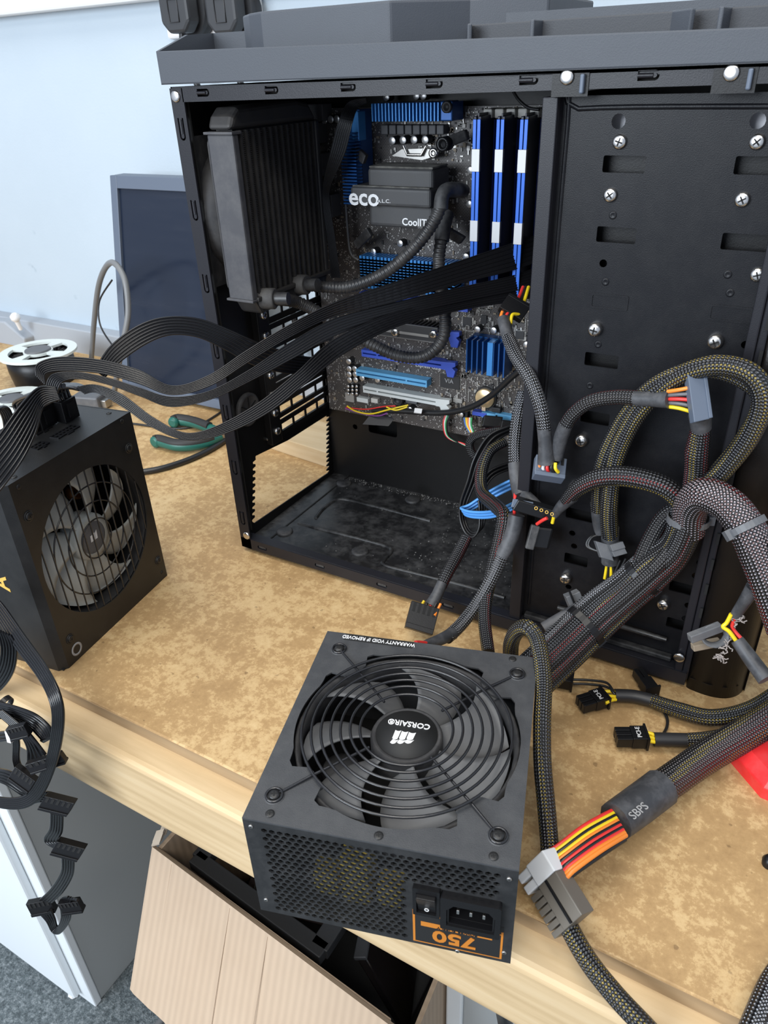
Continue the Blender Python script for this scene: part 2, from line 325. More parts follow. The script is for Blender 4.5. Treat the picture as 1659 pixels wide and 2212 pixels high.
    def build(s, name, mat, parent=None, local=False, bevel=0.0, seg=2, kind=None):
        me = bpy.data.meshes.new(name); M = WM.get(parent) if parent else None
        vs = s.v
        if M is not None and not local: Mi = M.inverted(); vs = [Mi @ p for p in vs]
        me.from_pydata([tuple(p) for p in vs], [], s.f); me.polygons.foreach_set('use_smooth', s.sm)
        if any(s.uv):
            ul = me.uv_layers.new(name='UVMap'); i = 0
            for p, u in zip(me.polygons, s.uv):
                for k in range(p.loop_total): ul.data[p.loop_start+k].uv = u[k] if u else (0, 0)
        me.materials.append(MATS[mat]); o = bpy.data.objects.new(name, me); COL.objects.link(o)
        if parent: o.parent = parent; WM[o] = M.copy()
        else: WM[o] = Matrix.Identity(4)
        if bevel:
            bm_ = o.modifiers.new('edge', 'BEVEL'); bm_.width = bevel; bm_.segments = seg; bm_.limit_method = 'ANGLE'; bm_.angle_limit = math.radians(40)
        if kind: o['kind'] = kind
        return o
def child(name, mesh, parent, M, local=True):
    """another part that shares mesh data; M local to the thing"""
    o = bpy.data.objects.new(name, mesh); COL.objects.link(o); o.parent = parent
    if not local: M = WM[parent].inverted() @ M
    o.matrix_local = M; WM[o] = WM[parent] @ M; return o
def frame(o, x, y):
    x = Vector(x).normalized(); y = Vector(y); z = x.cross(y).normalized(); y = z.cross(x); M = Matrix((x, y, z)).transposed().to_4x4(); M.translation = Vector(o); return M
def text(name, body, size, mat, parent, M, local=False, ext=0.0002, align='CENTER', sx=1.0, bold=0.0):
    c = bpy.data.curves.new(name, 'FONT'); c.body = body; c.size = size; c.extrude = ext; c.align_x = align; c.align_y = 'CENTER'; c.resolution_u = 3; c.offset = bold
    t = bpy.data.objects.new('tmp', c); me = bpy.data.meshes.new_from_object(t); bpy.data.objects.remove(t); bpy.data.curves.remove(c)
    me.name = name; me.transform(Matrix.Diagonal((sx, 1, 1, 1))); me.materials.clear(); me.materials.append(MATS[mat])
    return child(name, me, parent, M, local)
def screw_mesh(name, r, h, mat, slot=True):
    b = MB(); b.lathe([(r, 0), (r, h*0.55), (r*0.82, h*0.9), (r*0.5, h), (0.0, h)], (0, 0, 0), (0, 0, 1), 18)
    me = bpy.data.meshes.new(name); 
    if slot:
        for a in (0.3, 0.3+math.pi/2):
            c, s_ = math.cos(a), math.sin(a); b.obox((0, 0, h), (c*r*0.55, s_*r*0.55, 0), (-s_*r*0.1, c*r*0.1, 0), (0, 0, h*0.06))
    me.from_pydata([tuple(p) for p in b.v], [], b.f); me.polygons.foreach_set('use_smooth', b.sm)
    me.materials.append(MATS[mat]); me.materials.append(MATS['interior_dark'])
    if slot:
        for p in list(me.polygons)[-12:]: p.material_index = 1
    return me
# ================================================================== SETTING
FLOOR = -0.75
b = MB(); b.box((-2.2, -1.6, FLOOR-0.02), (1.6, 0.69, FLOOR)); tag(b.build('floor', 'carpet'), kind='structure')
b = MB(); b.box((-2.2, 0.65, FLOOR), (1.6, 0.69, 1.2)); tag(b.build('wall_back', 'wall_paint'), kind='structure')
p0 = AY(0, 44, 0.645).z
b = MB(); b.box((-2.2, 0.628, p0+0.004), (1.6, 0.65, p0+0.10)); tag(b.build('trim_1', 'trim_white', bevel=0.004), kind='structure')
# ---- workbench
wb = thing('workbench', 'long workbench with a worn tan hardboard top and a thick pine front edge', 'workbench', (-0.3, 0.3, FLOOR))
b = MB(); b.box((-2.0, 0.0, -0.012), (1.4, 0.636, 0.0)); b.build('top_board', 'hardboard', wb, bevel=0.0012)
b = MB(); b.box((-2.0, -0.0005, -0.0125), (1.4, 0.006, -0.0012)); b.build('board_edge', 'board_edge', wb)
b = MB(); b.box((-2.0, -0.024, -0.082), (1.4, 0.03, -0.0125)); b.build('front_rail', 'pine', wb, bevel=0.006, seg=3)
b = MB(); b.box((-2.0, 0.03, -0.05), (1.4, 0.636, -0.0125)); b.build('under_board', 'pine_pale', wb)
b = MB(); b.box((-2.0, 0.622, -0.03), (1.4, 0.65, 0.045)); b.build('back_batten', 'trim_grey', wb, bevel=0.002)
for x in (-1.9, 1.2):
    for y in (0.0, 0.55): b = MB(); b.box((x, y, FLOOR), (x+0.07, y+0.07, -0.05)); b.build('leg', 'pine_pale', wb)
# ---- white pedestal cabinet under the bench, grey of its side is painted shade
cab = thing('pedestal_cabinet', 'white pedestal cabinet with shade painted on its side under the bench', 'cabinet', (-0.9, 0.2, FLOOR))
b = MB(); b.box((-1.12, 0.018, FLOOR), (-0.694, 0.52, -0.10)); b.build('body', 'cabinet_shaded', cab, bevel=0.002)
b = MB(); b.box((-1.12, 0.006, FLOOR), (-0.692, 0.018, -0.10)); b.build('front_frame', 'cabinet_white', cab, bevel=0.002)
b = MB(); b.box((-1.10, -0.006, FLOOR+0.02), (-0.716, 0.006, -0.12)); b.build('door', 'cabinet_white', cab, bevel=0.003)
# ---- white panel leg seen at the bottom
pn = thing('support_panel', 'white upright support panel below the bench beside the cardboard box', 'panel', (-0.18, 0.12, FLOOR))
p = AY(945, 2110, 0.05); q = AY(990, 2130, 0.05)
p.x = -0.1415; q.x = -0.126
b = MB(); b.box((p.x, 0.05, FLOOR), (q.x, 0.45, -0.05)); b.build('board', 'cabinet_white', pn, bevel=0.002)
b = MB(); b.box((q.x, 0.052, FLOOR), (q.x+0.09, 0.45, -0.05)); b.build('side_board', 'cabinet_shaded', pn, bevel=0.002)
# ---- plugs on the wall
so = thing('wall_socket', 'white double wall socket behind the tower case', 'socket', AY(455, 40, 0.65))
c0 = AY(370, 85, 0.648); c1 = AY(560, -60, 0.648)
b = MB(); b.prism([(c0.x, 0.65, c0.z), (c1.x, 0.65, c0.z), (c1.x, 0.65, c1.z), (c0.x, 0.65, c1.z)], (0, -0.009, 0)); b.build('plate', 'white_plastic', so, bevel=0.003)
for nm, cx, lab in (('power_plug', 400, 'black power plug at the left in the white wall socket'), ('power_plug', 500, 'black power plug at the right in the white wall socket')):
    cc = AY(cx, 25, 0.62); pl = thing(nm, lab, 'plug', cc, 0, 'plugs in the wall socket')
    wd, hh = 0.024, 0.024
    b = MB(); b.prism([(cc.x-wd, 0.62, cc.z+hh*1.2), (cc.x+wd, 0.62, cc.z+hh*1.2), (cc.x+wd, 0.62, cc.z-hh*0.5), (cc.x+wd*0.55, 0.62, cc.z-hh), (cc.x-wd*0.55, 0.62, cc.z-hh), (cc.x-wd, 0.62, cc.z-hh*0.5)], (0, -0.022, 0)); b.build('body', 'plug_black', pl, bevel=0.004)
    b = MB(); b.lathe([(0.030, 0), (0.031, 0.006), (0.028, 0.010), (0.030, 0.014), (0.028, 0.018)], (cc.x+0.002, 0.641, cc.z), (0, -1, 0), 20); b.build('grip', 'plug_black', pl)
    b = MB(); b.tube(smooth_path([(cc.x, 0.609, cc.z-hh+0.002), (cc.x, 0.61, cc.z-0.05), (cc.x+0.02, 0.62, cc.z-0.15), (cc.x+0.05, 0.63, 0.06)]), 0.0042, 8); b.build('cord', 'wire_black', pl)
    b = MB(); b.tube([(cc.x-0.008, 0.5975, cc.z-0.012), (cc.x+0.008, 0.5975, cc.z-0.012), (cc.x+0.008, 0.5975, cc.z+0.012), (cc.x-0.008, 0.5975, cc.z+0.012)], 0.0009, 6, closed=True); b.build('moulded_mark', 'plug_black', pl)
# ---- monitor leaning at the back
mo = thing('monitor', 'dark flat monitor with a scratched screen standing behind the tower case', 'monitor', (-0.75, 0.6, 0))
tl = AY(242, 378, 0.58); x0 = tl.x; zt = tl.z; x1 = x0+0.245; zb = 0.006; Yf = 0.518
def lean(x, z, d=0.0): return (x, Yf+d+(z-zb)*0.205, z)
fr = 0.0135
b = MB(); b.prism([lean(x0, zb), lean(x1, zb), lean(x1, zt), lean(x0, zt)], (0, 0.022, 0)); b.build('back_shell', 'monitor_frame', mo, bevel=0.002)
b = MB()
for a, c in (((x0, zb), (x0+fr, zt)), ((x1-fr, zb), (x1, zt)), ((x0+fr, zt-fr*1.25), (x1-fr, zt)), ((x0+fr, zb), (x1-fr, zb+fr))):
    b.prism([lean(a[0], a[1]), lean(c[0], a[1]), lean(c[0], c[1]), lean(a[0], c[1])], (0, -0.006, 0))
b.build('bezel', 'monitor_frame', mo, bevel=0.0008)
b = MB(); b.prism([lean(x0+fr, zb+fr, -0.0005), lean(x1-fr, zb+fr, -0.0005), lean(x1-fr, zt-fr, -0.0005), lean(x0+fr, zt-fr, -0.0005)], (0, -0.001, 0)); b.build('screen', 'monitor_screen', mo)
b = MB(); b.box((x0+0.02, 0.523, 0.0), (x1-0.02, 0.533, 0.007)); b.build('lower_edge', 'black_plastic', mo)
# ---- loose cables by the monitor
def tubething(name, label, cat, pts, r, mat, per=10, n=10, group=None, part='jacket', flat=1.0):
    P = smooth_path(pts, per); base = min(P, key=lambda p: p.z)
    t = thing(name, label, cat, base, 0, group); b = MB(); b.tube(P, r, n, flat); b.build(part, mat, t); return t
tubething('loop_cable', 'grey cable standing in a tall loop in front of the monitor', 'cable', [AY(196, 800, 0.56), AY(203, 700, 0.54), AY(215, 610, 0.51), AY(240, 567, 0.485), AY(268, 600, 0.475), AY(277, 670, 0.465), AY(268, 730, 0.455), AY(256, 790, 0.45), AZ(245, 860, 0.005)], 0.0042, 'grey_cable')
tubething('thin_cable', 'thin black cable curving between the loop cable and the monitor', 'cable', [AY(242, 605, 0.50), AY(215, 650, 0.50), AY(216, 700, 0.49), AY(240, 742, 0.475), AY(262, 765, 0.455)], 0.0013, 'wire_black')
tubething('bench_cable', 'black cable lying on the bench behind the left power supply', 'cable', [AZ(290, 1022, 0.004), AZ(350, 1012, 0.004), AZ(420, 988, 0.004), AZ(480, 955, 0.004), AZ(540, 905, 0.004)], 0.0040, 'wire_black')
tubething('bench_cable', 'thin dark cable on the bench beneath the monitor', 'cable', [AZ(285, 915, 0.002), AZ(400, 925, 0.002), AZ(470, 895, 0.002), AZ(520, 850, 0.002)], 0.0016, 'wire_black')
# ---- pliers
pl = thing('pliers', 'pliers with green and black handles lying behind the left power supply', 'pliers', AZ(430, 940, 0))
for ns_, pts in (('handle', [(332, 957), (345, 953), (380, 962), (415, 962), (450, 955), (475, 944)]), ('handle', [(372, 915), (385, 908), (415, 912), (445, 922), (470, 932)])):
    b = MB(); P = smooth_path([AZ(x, y, 0.010) for x, y in pts], 6); L = len(P)
    b.tube(P, [0.0085*min(1, 0.55+i/3.0) if i < 2 else 0.0085-0.002*i/L for i in range(L)], 12); b.build(ns_, 'green_handle', pl)
    b = MB(); b.tube([p+Vector((0, -0.001, 0.004)) for p in P[3:-4]], 0.0062, 8); b.build('grip_inlay', 'handle_black', pl)
a = AZ(470, 940, 0.010); d = (AZ(520, 930, 0.010)-a).normalized(); s_ = Vector((-d.y, d.x, 0))
b = MB(); b.obox(a+d*0.02, d*0.02, s_*0.009, (0, 0, 0.005)); b.obox(a+d*0.055, d*0.018, s_*0.006, (0, 0, 0.004)); b.build('jaw', 'steel_dull', pl, bevel=0.002)
b = MB(); b.cyl(a+d*0.014+Vector((0, 0, -0.008)), a+d*0.014+Vector((0, 0, 0.007)), 0.006); b.build('pivot', 'steel', pl)
# ---- loose fans at the far left
def loose_fan(cx, cy, zt, R, h, lab):
    c = AZ(cx, cy, zt); t = thing('cooling_fan', lab, 'fan', (c.x, c.y, 0), 0, 'loose fans at the left end of the bench')
    hub = 0.34*R; b = MB(); holes = []
    for k in range(4):
        a0 = math.radians(20+90*k); a1 = a0+math.radians(66)
        ro, ri = R*0.76, hub*1.12
        holes.append([(ro*math.cos(a0+(a1-a0)*i/8), ro*math.sin(a0+(a1-a0)*i/8)) for i in range(9)]+[(ri*math.cos(a1-(a1-a0)*i/8), ri*math.sin(a1-(a1-a0)*i/8)) for i in range(9)])
    b.plate(circ(0, 0, R, 40), holes, (c.x, c.y, zt-0.004), (1, 0, 0), (0, 1, 0), 0.004); b.build('ring_frame', 'white_ring', t, bevel=0.0006)
    b = MB(); b.lathe([(hub, 0), (hub, 0.002), (hub*0.95, 0.003)], (c.x, c.y, zt), (0, 0, 1), 24); b.build('hub_label', 'grey_plastic', t)
    b = MB(); b.lathe([(R*0.80, 0), (R*0.86, h*0.5), (R*0.86, h), (R*0.80, h), (R*0.78, h*0.5), (R*0.74, 0.004), (0, 0.004)], (c.x, c.y, 0), (0, 0, 1), 32); b.build('housing', 'black_plastic', t)
    b = MB()
    for k in range(30):
        a = 2*math.pi*k/30; b.obox((c.x+R*0.62*math.cos(a), c.y+R*0.62*math.sin(a), h*0.52), (R*0.1*math.cos(a+0.6), R*0.1*math.sin(a+0.6), 0), (-0.0006*math.sin(a+.6), 0.0006*math.cos(a+.6), 0), (0, 0, h*0.42))
    b.build('blade_ring', 'dusty_plastic', t); return t
hf = 0.052
loose_fan(82, 757, hf, 0.062, hf-0.004, 'loose fan with a white spoked ring on a black drum')
loose_fan(25, 862, 0.016, 0.054, 0.012, 'flat loose fan with a white spoked ring behind the left power supply')
t = thing('adapter_box', 'pale grey box with a tilted top at the far left edge of the bench', 'box', AZ(0, 800, 0))
e = AZ(-60, 800, 0); 
b = MB(); P = [AY(-40, 690, 0.60), AY(8, 695, 0.60), AY(52, 732, 0.60), AY(55, 760, 0.60), AY(-40, 770, 0.60)]; b.prism(P, (0, 0.03, 0)); b.build('body', 'trim_grey', t, bevel=0.003)
b = MB(); c = AY(36, 692, 0.594); b.lathe([(0.006, 0), (0.009, 0.004), (0.009, 0.010), (0.005, 0.014)], c, (0.2, -0.3, 1), 14); b.lathe([(0.004, -0.02), (0.005, 0.0)], c, (0.2, -0.3, 1), 12); b.build('fitting', 'white_plastic', t)
t = thing('drive_bracket', 'pale metal bracket with punched holes behind the left power supply', 'bracket', AZ(40, 910, 0))
b = MB(); c = AZ(40, 905, 0.02); b.plate(rect(-0.06, -0.025, 0.05, 0.02), [circ(-0.02+0.02*k, 0.0, 0.005, 12) for k in range(4)], (c.x, c.y, 0.0215), (1, 0, 0), (0, 1, 0), 0.0015); b.box((c.x-0.06, c.y-0.025, 0), (c.x+0.05, c.y-0.0235, 0.0215)); b.box((c.x-0.06, c.y+0.0185, 0), (c.x+0.05, c.y+0.02, 0.0215)); b.build('plate', 'white_ring', t)
t = thing('grey_block', 'small grey plastic block on the bench behind the left power supply', 'block', AZ(205, 880, 0))
c = AZ(200, 878, 0); b = MB(); b.obox((c.x, c.y, 0.011), (0.022, 0.006, 0), (-0.005, 0.016, 0), (0, 0, 0.011)); b.build('body', 'grey_plastic', t, bevel=0.003); b = MB(); b.obox((c.x+0.026, c.y+0.006, 0.009), (0.005, 0.0012, 0), (-0.002, 0.008, 0), (0, 0, 0.006)); b.build('plug_end', 'steel_dull', t, bevel=0.001)
# ---- red thing and knob at right edge
t = thing('red_cap', 'red faceted plastic cap with scuffs at the right edge of the bench', 'cap', AZ(1650, 1690, 0))
c = AZ(1722, 1652, 0.0); R = 0.046
b = MB(); b.lathe([(R, 0), (R, 0.010), (R*0.82, 0.017), (R*0.5, 0.018), (R*0.45, 0.012), (0, 0.012)], (c.x, c.y, 0), (0, 0, 1), 9, smooth=False); b.build('shell', 'red_plastic', t, bevel=0.001)
b = MB(); b.lathe([(R*0.4, 0), (R*0.35, 0.003), (0, 0.003)], (c.x, c.y, 0.0121), (0, 0, 1), 12); b.build('centre', 'black_plastic', t)
t = thing('small_knob', 'small dark knob on the bench at the right edge', 'knob', AZ(1655, 1868, 0))
c = AZ(1660, 1868, 0); b = MB(); b.lathe([(0.004, 0), (0.0045, 0.004), (0.003, 0.007), (0, 0.008)], (c.x, c.y, 0), (0, 0, 1), 14); b.build('cap', 'black_plastic', t)

# ---- plank behind the case, seen through the empty power supply opening
t = thing('wood_plank', 'rough wooden plank lying on the bench behind the tower case', 'plank', (-0.6, 0.5, 0))
pa, pb = AZ(560, 962, 0), AZ(712, 1012, 0); d = (pb-pa).normalized(); nn = Vector((-d.y, d.x, 0))
b = MB(); b.prism([pa-d*0.02, pb+d*0.015, pb+d*0.015+nn*0.07, pa-d*0.02+nn*0.07], (0, 0, 0.022)); b.build('board', 'pine', t, bevel=0.001)
# ================================================================== TOWER CASE
XR, XF, Y0, YT, YB, Z0, ZT = -0.470, -0.021, 0.233, 0.411, 0.433, 0.005, 0.429
case = thing('tower_case', 'open black tower computer case with its side panel removed', 'computer case', (-0.245, 0.33, 0.0))
SCREW = screw_mesh('screw', 0.0042, 0.0030, 'steel'); THUMB = screw_mesh('thumbscrew', 0.0048, 0.0056, 'steel'); RIVET = screw_mesh('rivet', 0.0042, 0.0016, 'steel', False); BSCREW = screw_mesh('screw', 0.0034, 0.0016, 'psu_paint_dark')
def facing_y(p): return frame(p, (1, 0, 0), (0, 0, 1))         # z axis towards -y
def hooks_h(b, x, z, l=0.013, w=0.0065): b.append(rrect(x, z-w/2, x+l, z+w/2, w*0.49))
# top rail with hook slots
def uslot(x, z, l, w, horiz=True):
    """U-shaped slit as polygon"""
    t = 0.0015; o = []
    pts = [(0, -w/2), (l-w/2, -w/2)]+[(l-w/2+w/2*math.sin(math.pi*k/8), -w/2*math.cos(math.pi*k/8)) for k in range(1, 8)]+[(l-w/2, w/2), (0, w/2), (0, w/2-t), (l-w/2, w/2-t)]
    pts += [(l-w/2+(w/2-t)*math.sin(math.pi*k/8), (w/2-t)*math.cos(math.pi*k/8)) for k in range(1, 8)]+[(l-w/2, -w/2+t), (0, -w/2+t)]
    return [(x+p[0], z+p[1]) for p in pts] if horiz else [(x+p[1], z-p[0]) for p in pts]
hx = [AY(px, py, Y0) for px, py in ((425, 196), (572, 192), (736, 186), (920, 178), (1122, 169), (1378, 160))]
b = MB(); b.plate(rect(XR+0.012, 0.4185, XF, ZT), [uslot(p.x, 0.4243, 0.012, 0.0052) for p in hx], (0, Y0+0.0015, 0), (1, 0, 0), (0, 0, 1), 0.0015)
b.v = [Vector((p.x, p.y, p.z+(0.0065*(p.x-XR) if p.z < 0.4285 else 0))) for p in b.v]; b.box((XR, Y0+0.0015, ZT-0.002), (XF, YB, ZT)); b.build('top_rail', 'case_paint', case)
for p in hx: bb = MB(); bb.cyl((p.x, Y0+0.0003, 0.4243+0.0065*(p.x-XR)), (p.x+0.0085, Y0+0.0003, 0.4243+0.0065*(p.x-XR)), 0.0013, n=8); bb.build('hook_tab', 'case_paint', case)
b = MB(); b.box((XR+0.012, Y0+0.006, 0.4225), (XF-0.02, Y0+0.007, ZT-0.003)); b.build('rail_backing', 'interior_dark', case)
for px, py in ((1225, 166), (1580, 157)):
    p = AY(px, py, Y0-0.001); child('rivet', RIVET, case, facing_y(p), False)
    bb = MB(); bb.box((p.x-0.009, Y0-0.0008, 0.417), (p.x+0.013, Y0, 0.4290)); bb.build('rivet_plate', 'case_inside', case)
    bb = MB(); bb.box((p.x+0.0085, Y0-0.004, 0.4185), (p.x+0.011, Y0, 0.4285)); bb.build('rivet_tab', 'monitor_frame', case, bevel=0.0008)
# rear rail
hz = [AY(px, py, Y0) for px, py in ((380, 255), (406, 432), (433, 592), (458, 738), (486, 875), (504, 995), (521, 1105))]
b = MB(); b.plate(rect(XR, Z0, XR+0.013, ZT-0.001), [uslot(XR+0.0065, p.z, 0.016, 0.006, False) for p in hz], (0, Y0+0.0015, 0), (1, 0, 0), (0, 0, 1), 0.0015)
b.box((XR, Y0+0.0015, Z0), (XR+0.0012, Y0+0.012, ZT)); b.build('rear_rail', 'case_paint', case)
for p in hz: bb = MB(); bb.cyl((XR+0.0065, Y0+0.0003, p.z-0.001), (XR+0.0065, Y0+0.0003, p.z-0.011), 0.0014, n=8); bb.build('hook_tab', 'case_paint', case)
b = MB(); b.box((XR+0.002, Y0+0.006, Z0+0.02), (XR+0.011, Y0+0.0075, ZT-0.004)); b.build('rail_backing', 'interior_dark', case)
child('rivet', RIVET, case, facing_y(AY(380, 208, Y0)), False); child('rivet', RIVET, case, facing_y(AY(533, 1157, Y0)), False)
# bottom rail
hb = [AY(px, py, Y0) for px, py in ((566, 1182), (690, 1217), (824, 1256), (968, 1302))]
b = MB(); b.plate(rect(XR, Z0, XF, 0.017), [rrect(p.x-0.006, 0.0085, p.x+0.006, 0.0125, 0.0018) for p in hb], (0, Y0+0.0015, 0), (1, 0, 0), (0, 0, 1), 0.0015)
b.box((XR, Y0+0.0015, 0.0155), (XF, Y0+0.012, 0.017)); b.build('bottom_rail', 'case_paint', case, bevel=0.0005)
for p in hb: bb = MB(); bb.box((p.x-0.005, Y0+0.001, 0.0092), (p.x+0.004, Y0+0.003, 0.0115)); bb.build('hook_tab', 'dusty_plastic', case)
# floor panel, embossed ridges
b = MB(); b.box((XR+0.001, Y0+0.0015, Z0+0.001), (XF, YB, Z0+0.004)); b.build('floor_panel', 'case_floor', case)
ZF = Z0+0.004
def ridge(pts, r=0.0022):
    bb = MB(); bb.tube(smooth_path([AZ(x, y, ZF) for x, y in pts], 5), r, 8, up=(0, 0, 1)); bb.build('embossed_ridge', 'case_floor', case)
ridge([(645, 1130), (700, 1145), (780, 1165), (835, 1181), (845, 1192), (830, 1210), (832, 1222), (900, 1240), (1000, 1265), (1090, 1292)])
ridge([(682, 1120), (700, 1098), (735, 1079), (800, 1092), (870, 1110), (930, 1126)])
for x, y in ((615, 1149), (778, 1192), (743, 1045), (892, 1080)):
    p = AZ(x, y, ZF); bb = MB(); bb.lathe([(0.009, 0), (0.009, 0.0015), (0.0075, 0.0025), (0, 0.0025)], p, (0, 0, 1), 20); bb.build('rubber_pad', 'dusty_plastic', case)
b = MB(); p = AZ(735, 1025, ZF)
b.box((XR+0.022, Y0+0.014, ZF), (XR+0.0235, YT, ZF+0.0008)); b.build('floor_seam', 'interior_dark', case)
# dust on the floor: nobody could count it
b = MB(); rn = random.Random(3)
for i in range(560):
    if i < 330: x, y = rn.uniform(XR+0.02, -0.19), YT-0.002-abs(rn.gauss(0, 0.005))
    elif i < 520: x, y = rn.uniform(-0.30, -0.18), rn.uniform(0.26, 0.40)
    else: x, y = rn.uniform(-0.44, -0.18), rn.uniform(0.25, 0.40)
    s_ = rn.uniform(0.00015, 0.00045)*(1.7 if i < 330 and rn.random() < .25 else 1); b.obox((x, y, ZF+s_*0.5), (s_*rn.uniform(.6, 1.6), s_*rn.uniform(-.5, .5), 0), (0, s_, 0.2*s_), (0, 0, s_*.6))
for i in range(9):
    p = AZ(rn.choice((745, 820, 850, 900, 915)), rn.uniform(1028, 1062), ZF)
d_ = b.build('floor_dust', 'dust_grey', case, kind='stuff')
# motherboard tray
h1 = AY(795, 900, YT); h2 = AY(858, 946, YT); h3 = AY(767, 922, YT)
b = MB(); b.plate(rect(XR+0.001, ZF, XF, ZT-0.002), [rrect(h1.x, h2.z, h2.x, h1.z, 0.003), circ(h3.x, h3.z, 0.0032, 14)], (0, YT+0.0012, 0), (1, 0, 0), (0, 0, 1), 0.0012); b.build('motherboard_tray', 'case_inside', case)
b = MB(); b.box((XR, YB-0.002, Z0), (XF, YB, ZT)); b.build('far_side_panel', 'case_inside', case)
# rear panel with power supply opening and slot openings
def R(px, py): q = AX(px, py, XR+0.001); return (q.y, q.z)
nb, nt, fb, ft = R(550, 1130), R(552, 985), R(708, 1022), R(708, 896)
op = [nb]
for k in range(10):
    t = (k+0.5)/10.5; y = nb[0]+(nt[0]-nb[0])*t; z = nb[1]+(nt[1]-nb[1])*t
    op += [(y-0.004, z), (y-0.004, z+0.0022), (y+0.001, z+0.003), (y+0.001, z+0.0055)]
op += [nt]; m1 = R(622, 951); op += [m1, ft]
for k in range(13):
    t = k/13; y = ft[0]+(fb[0]-ft[0])*t; z = ft[1]+(fb[1]-ft[1])*t
    op += [(y-0.002, z-0.0004), (y-0.002, z-0.002), (y+0.003, z-0.003), (y+0.003, z-0.0045)]
op += [fb]
SZ = [0.111+0.0204*k for k in range(7)]
holes = [op]
for z in SZ: holes.append(rect(0.312, z-0.0072, 0.404, z+0.0072))
holes.append(circ(0.296, 0.335, 0.055, 36))
b = MB(); b.plate(rect(Y0+0.0015, Z0+0.002, YB, ZT-0.002), holes, (XR, 0, 0), (0, 1, 0), (0, 0, 1), 0.0012); b.build('rear_panel', 'case_inside', case)
# screw strip beside the slot covers
b = MB(); b.box((XR+0.0012, 0.292, SZ[0]-0.012), (XR+0.010, 0.309, SZ[-1]+0.012)); b.build('slot_screw_strip', 'case_inside', case, bevel=0.001)
for k, z in enumerate(SZ):
    b = MB(); hs = [rect(0.3135+0.0228*i, z-0.0040, 0.3135+0.0228*i+0.0200, z+0.0040) for i in range(4)]
    b.plate(rect(0.308, z-0.0092, 0.409, z+0.0092), hs, (XR+0.006, 0, 0), (0, 1, 0), (0, 0, 1), 0.0012)
    b.box((XR+0.0012, 0.308, z-0.0092), (XR+0.006, 0.3092, z+0.0092)); sc_ = b.build('slot_cover', 'case_inside', case)
    child('screw', SCREW, case, frame((XR+0.010, 0.3005, z+0.002), (0, 1, 0), (0, 0, 1)), False)
# round rubber grommet
g = AX(533, 884, XR+0.0012)
b = MB(); b.lathe([(0.017, 0), (0.017, 0.003), (0.0145, 0.0045), (0.0135, 0.003), (0, 0.003)], g, (1, 0, 0), 26); gr = b.build('grommet', 'grommet', case)
for a in (0.5, 0.5+math.pi/3*1, 0.5+2*math.pi/3):
    bb = MB(); bb.obox(g+Vector((0.0032, 0, 0)), (0.0004, 0, 0), (0, 0.0125*math.cos(a), 0.0125*math.sin(a)), (0, -0.0005*math.sin(a), 0.0005*math.cos(a))); bb.build('slit', 'interior_dark', gr)
for px, py in ((420, 310), (460, 600), (580, 946)): child('screw', SCREW, case, frame(AX(px, py, XR+0.0015), (0, 1, 0), (0, 0, 1)), False)
# drive bay side: raised frame, recessed panel with punched slots
XP = -0.171
YP = 0.246
b = MB(); b.box((XP, 0.236, 0.017), (XP+0.0098, 0.239, 0.4170)); b.box((XP, 0.239, 0.010), (XP+0.0015, YT, 0.4170)); b.box((XP+0.0085, 0.239, 0.017), (XP+0.0098, YP+0.002, 0.4170)); b.build('drive_cage_edge', 'case_paint', case, bevel=0.0008)
px0, px1 = XP+0.0098, -0.031
slots = []
def PH(px, py): q = AY(px, py, YP); return q.x, q.z
for cx, cy, wpx in ((1348, 355, 62), (1640, 358, 62), (1331, 508, 60), (1612, 524, 66), (1299, 779, 56), (1285, 903, 50), (1253, 1113, 54), (1244, 1210, 46), (1478, 1272, 52), (1467, 1350, 46)):
    x, z = PH(cx, cy); wd = wpx*0.5/2400; slots.append(rrect(x-wd, z-0.0048, x+wd, z+0.0048, 0.0012))
for cx, cy in ((1336, 262), (1637, 261)): x, z = PH(cx, cy); slots.append(circ(x, z, 0.0042, 14))
for cx, cy in ((1303, 569), (1610, 745), (1236, 1152), (1240, 1180), (1228, 1268), (1512, 1216), (1502, 1244), (1486, 1308), (1480, 1336)):
    x, z = PH(cx, cy); slots.append(circ(x, z, 0.0026, 10))
b = MB(); b.plate(rect(px0, 0.017, px1, 0.4170), slots, (0, YP+0.0012, 0), (1, 0, 0), (0, 0, 1), 0.0012); b.build('drive_panel', 'drive_panel', case)
# pressed border of the panel
b = MB(); P = [(px0+0.004, YP+0.0004, 0.030), (px0+0.004, YP+0.0004, 0.402), (px0+0.010, YP+0.0004, 0.410), (px1-0.010, YP+0.0004, 0.410)]
b.tube(smooth_path(P, 6), 0.0016, 8); b.build('pressed_border', 'drive_panel', case)
for cx, cy in ((1316, 652), (1578, 678)):                              # blind pressed slots
    x, z = PH(cx, cy); wd = 0.0125; bb = MB(); bb.plate(rrect(x-wd, z-0.005, x+wd, z+0.005, 0.0015), [rrect(x-wd+0.0012, z-0.0038, x+wd-0.0012, z+0.0038, 0.001)], (0, YP, 0), (1, 0, 0), (0, 0, 1), 0.0006); bb.build('pressed_slot', 'drive_panel', case)
for cx, cy in ((1324, 465), (1308, 609), (1572, 593), (1577, 633), (1292, 744), (1274, 833)):
    x, z = PH(cx, cy); bb = MB(); bb.lathe([(0.0026, 0), (0.0022, 0.0006), (0.0014, 0.0004), (0, 0.0002)], (x, YP, z), (0, -1, 0), 12); bb.build('dimple', 'drive_panel', case)
for cx, cy in ((1339, 306), (1636, 306), (1319, 421), (1604, 431), (1637, 593)):
    x, z = PH(cx, cy); child('screw', SCREW, case, facing_y((x, YP, z)) @ Matrix.Rotation(random.random()*3, 4, 'Z'), False)
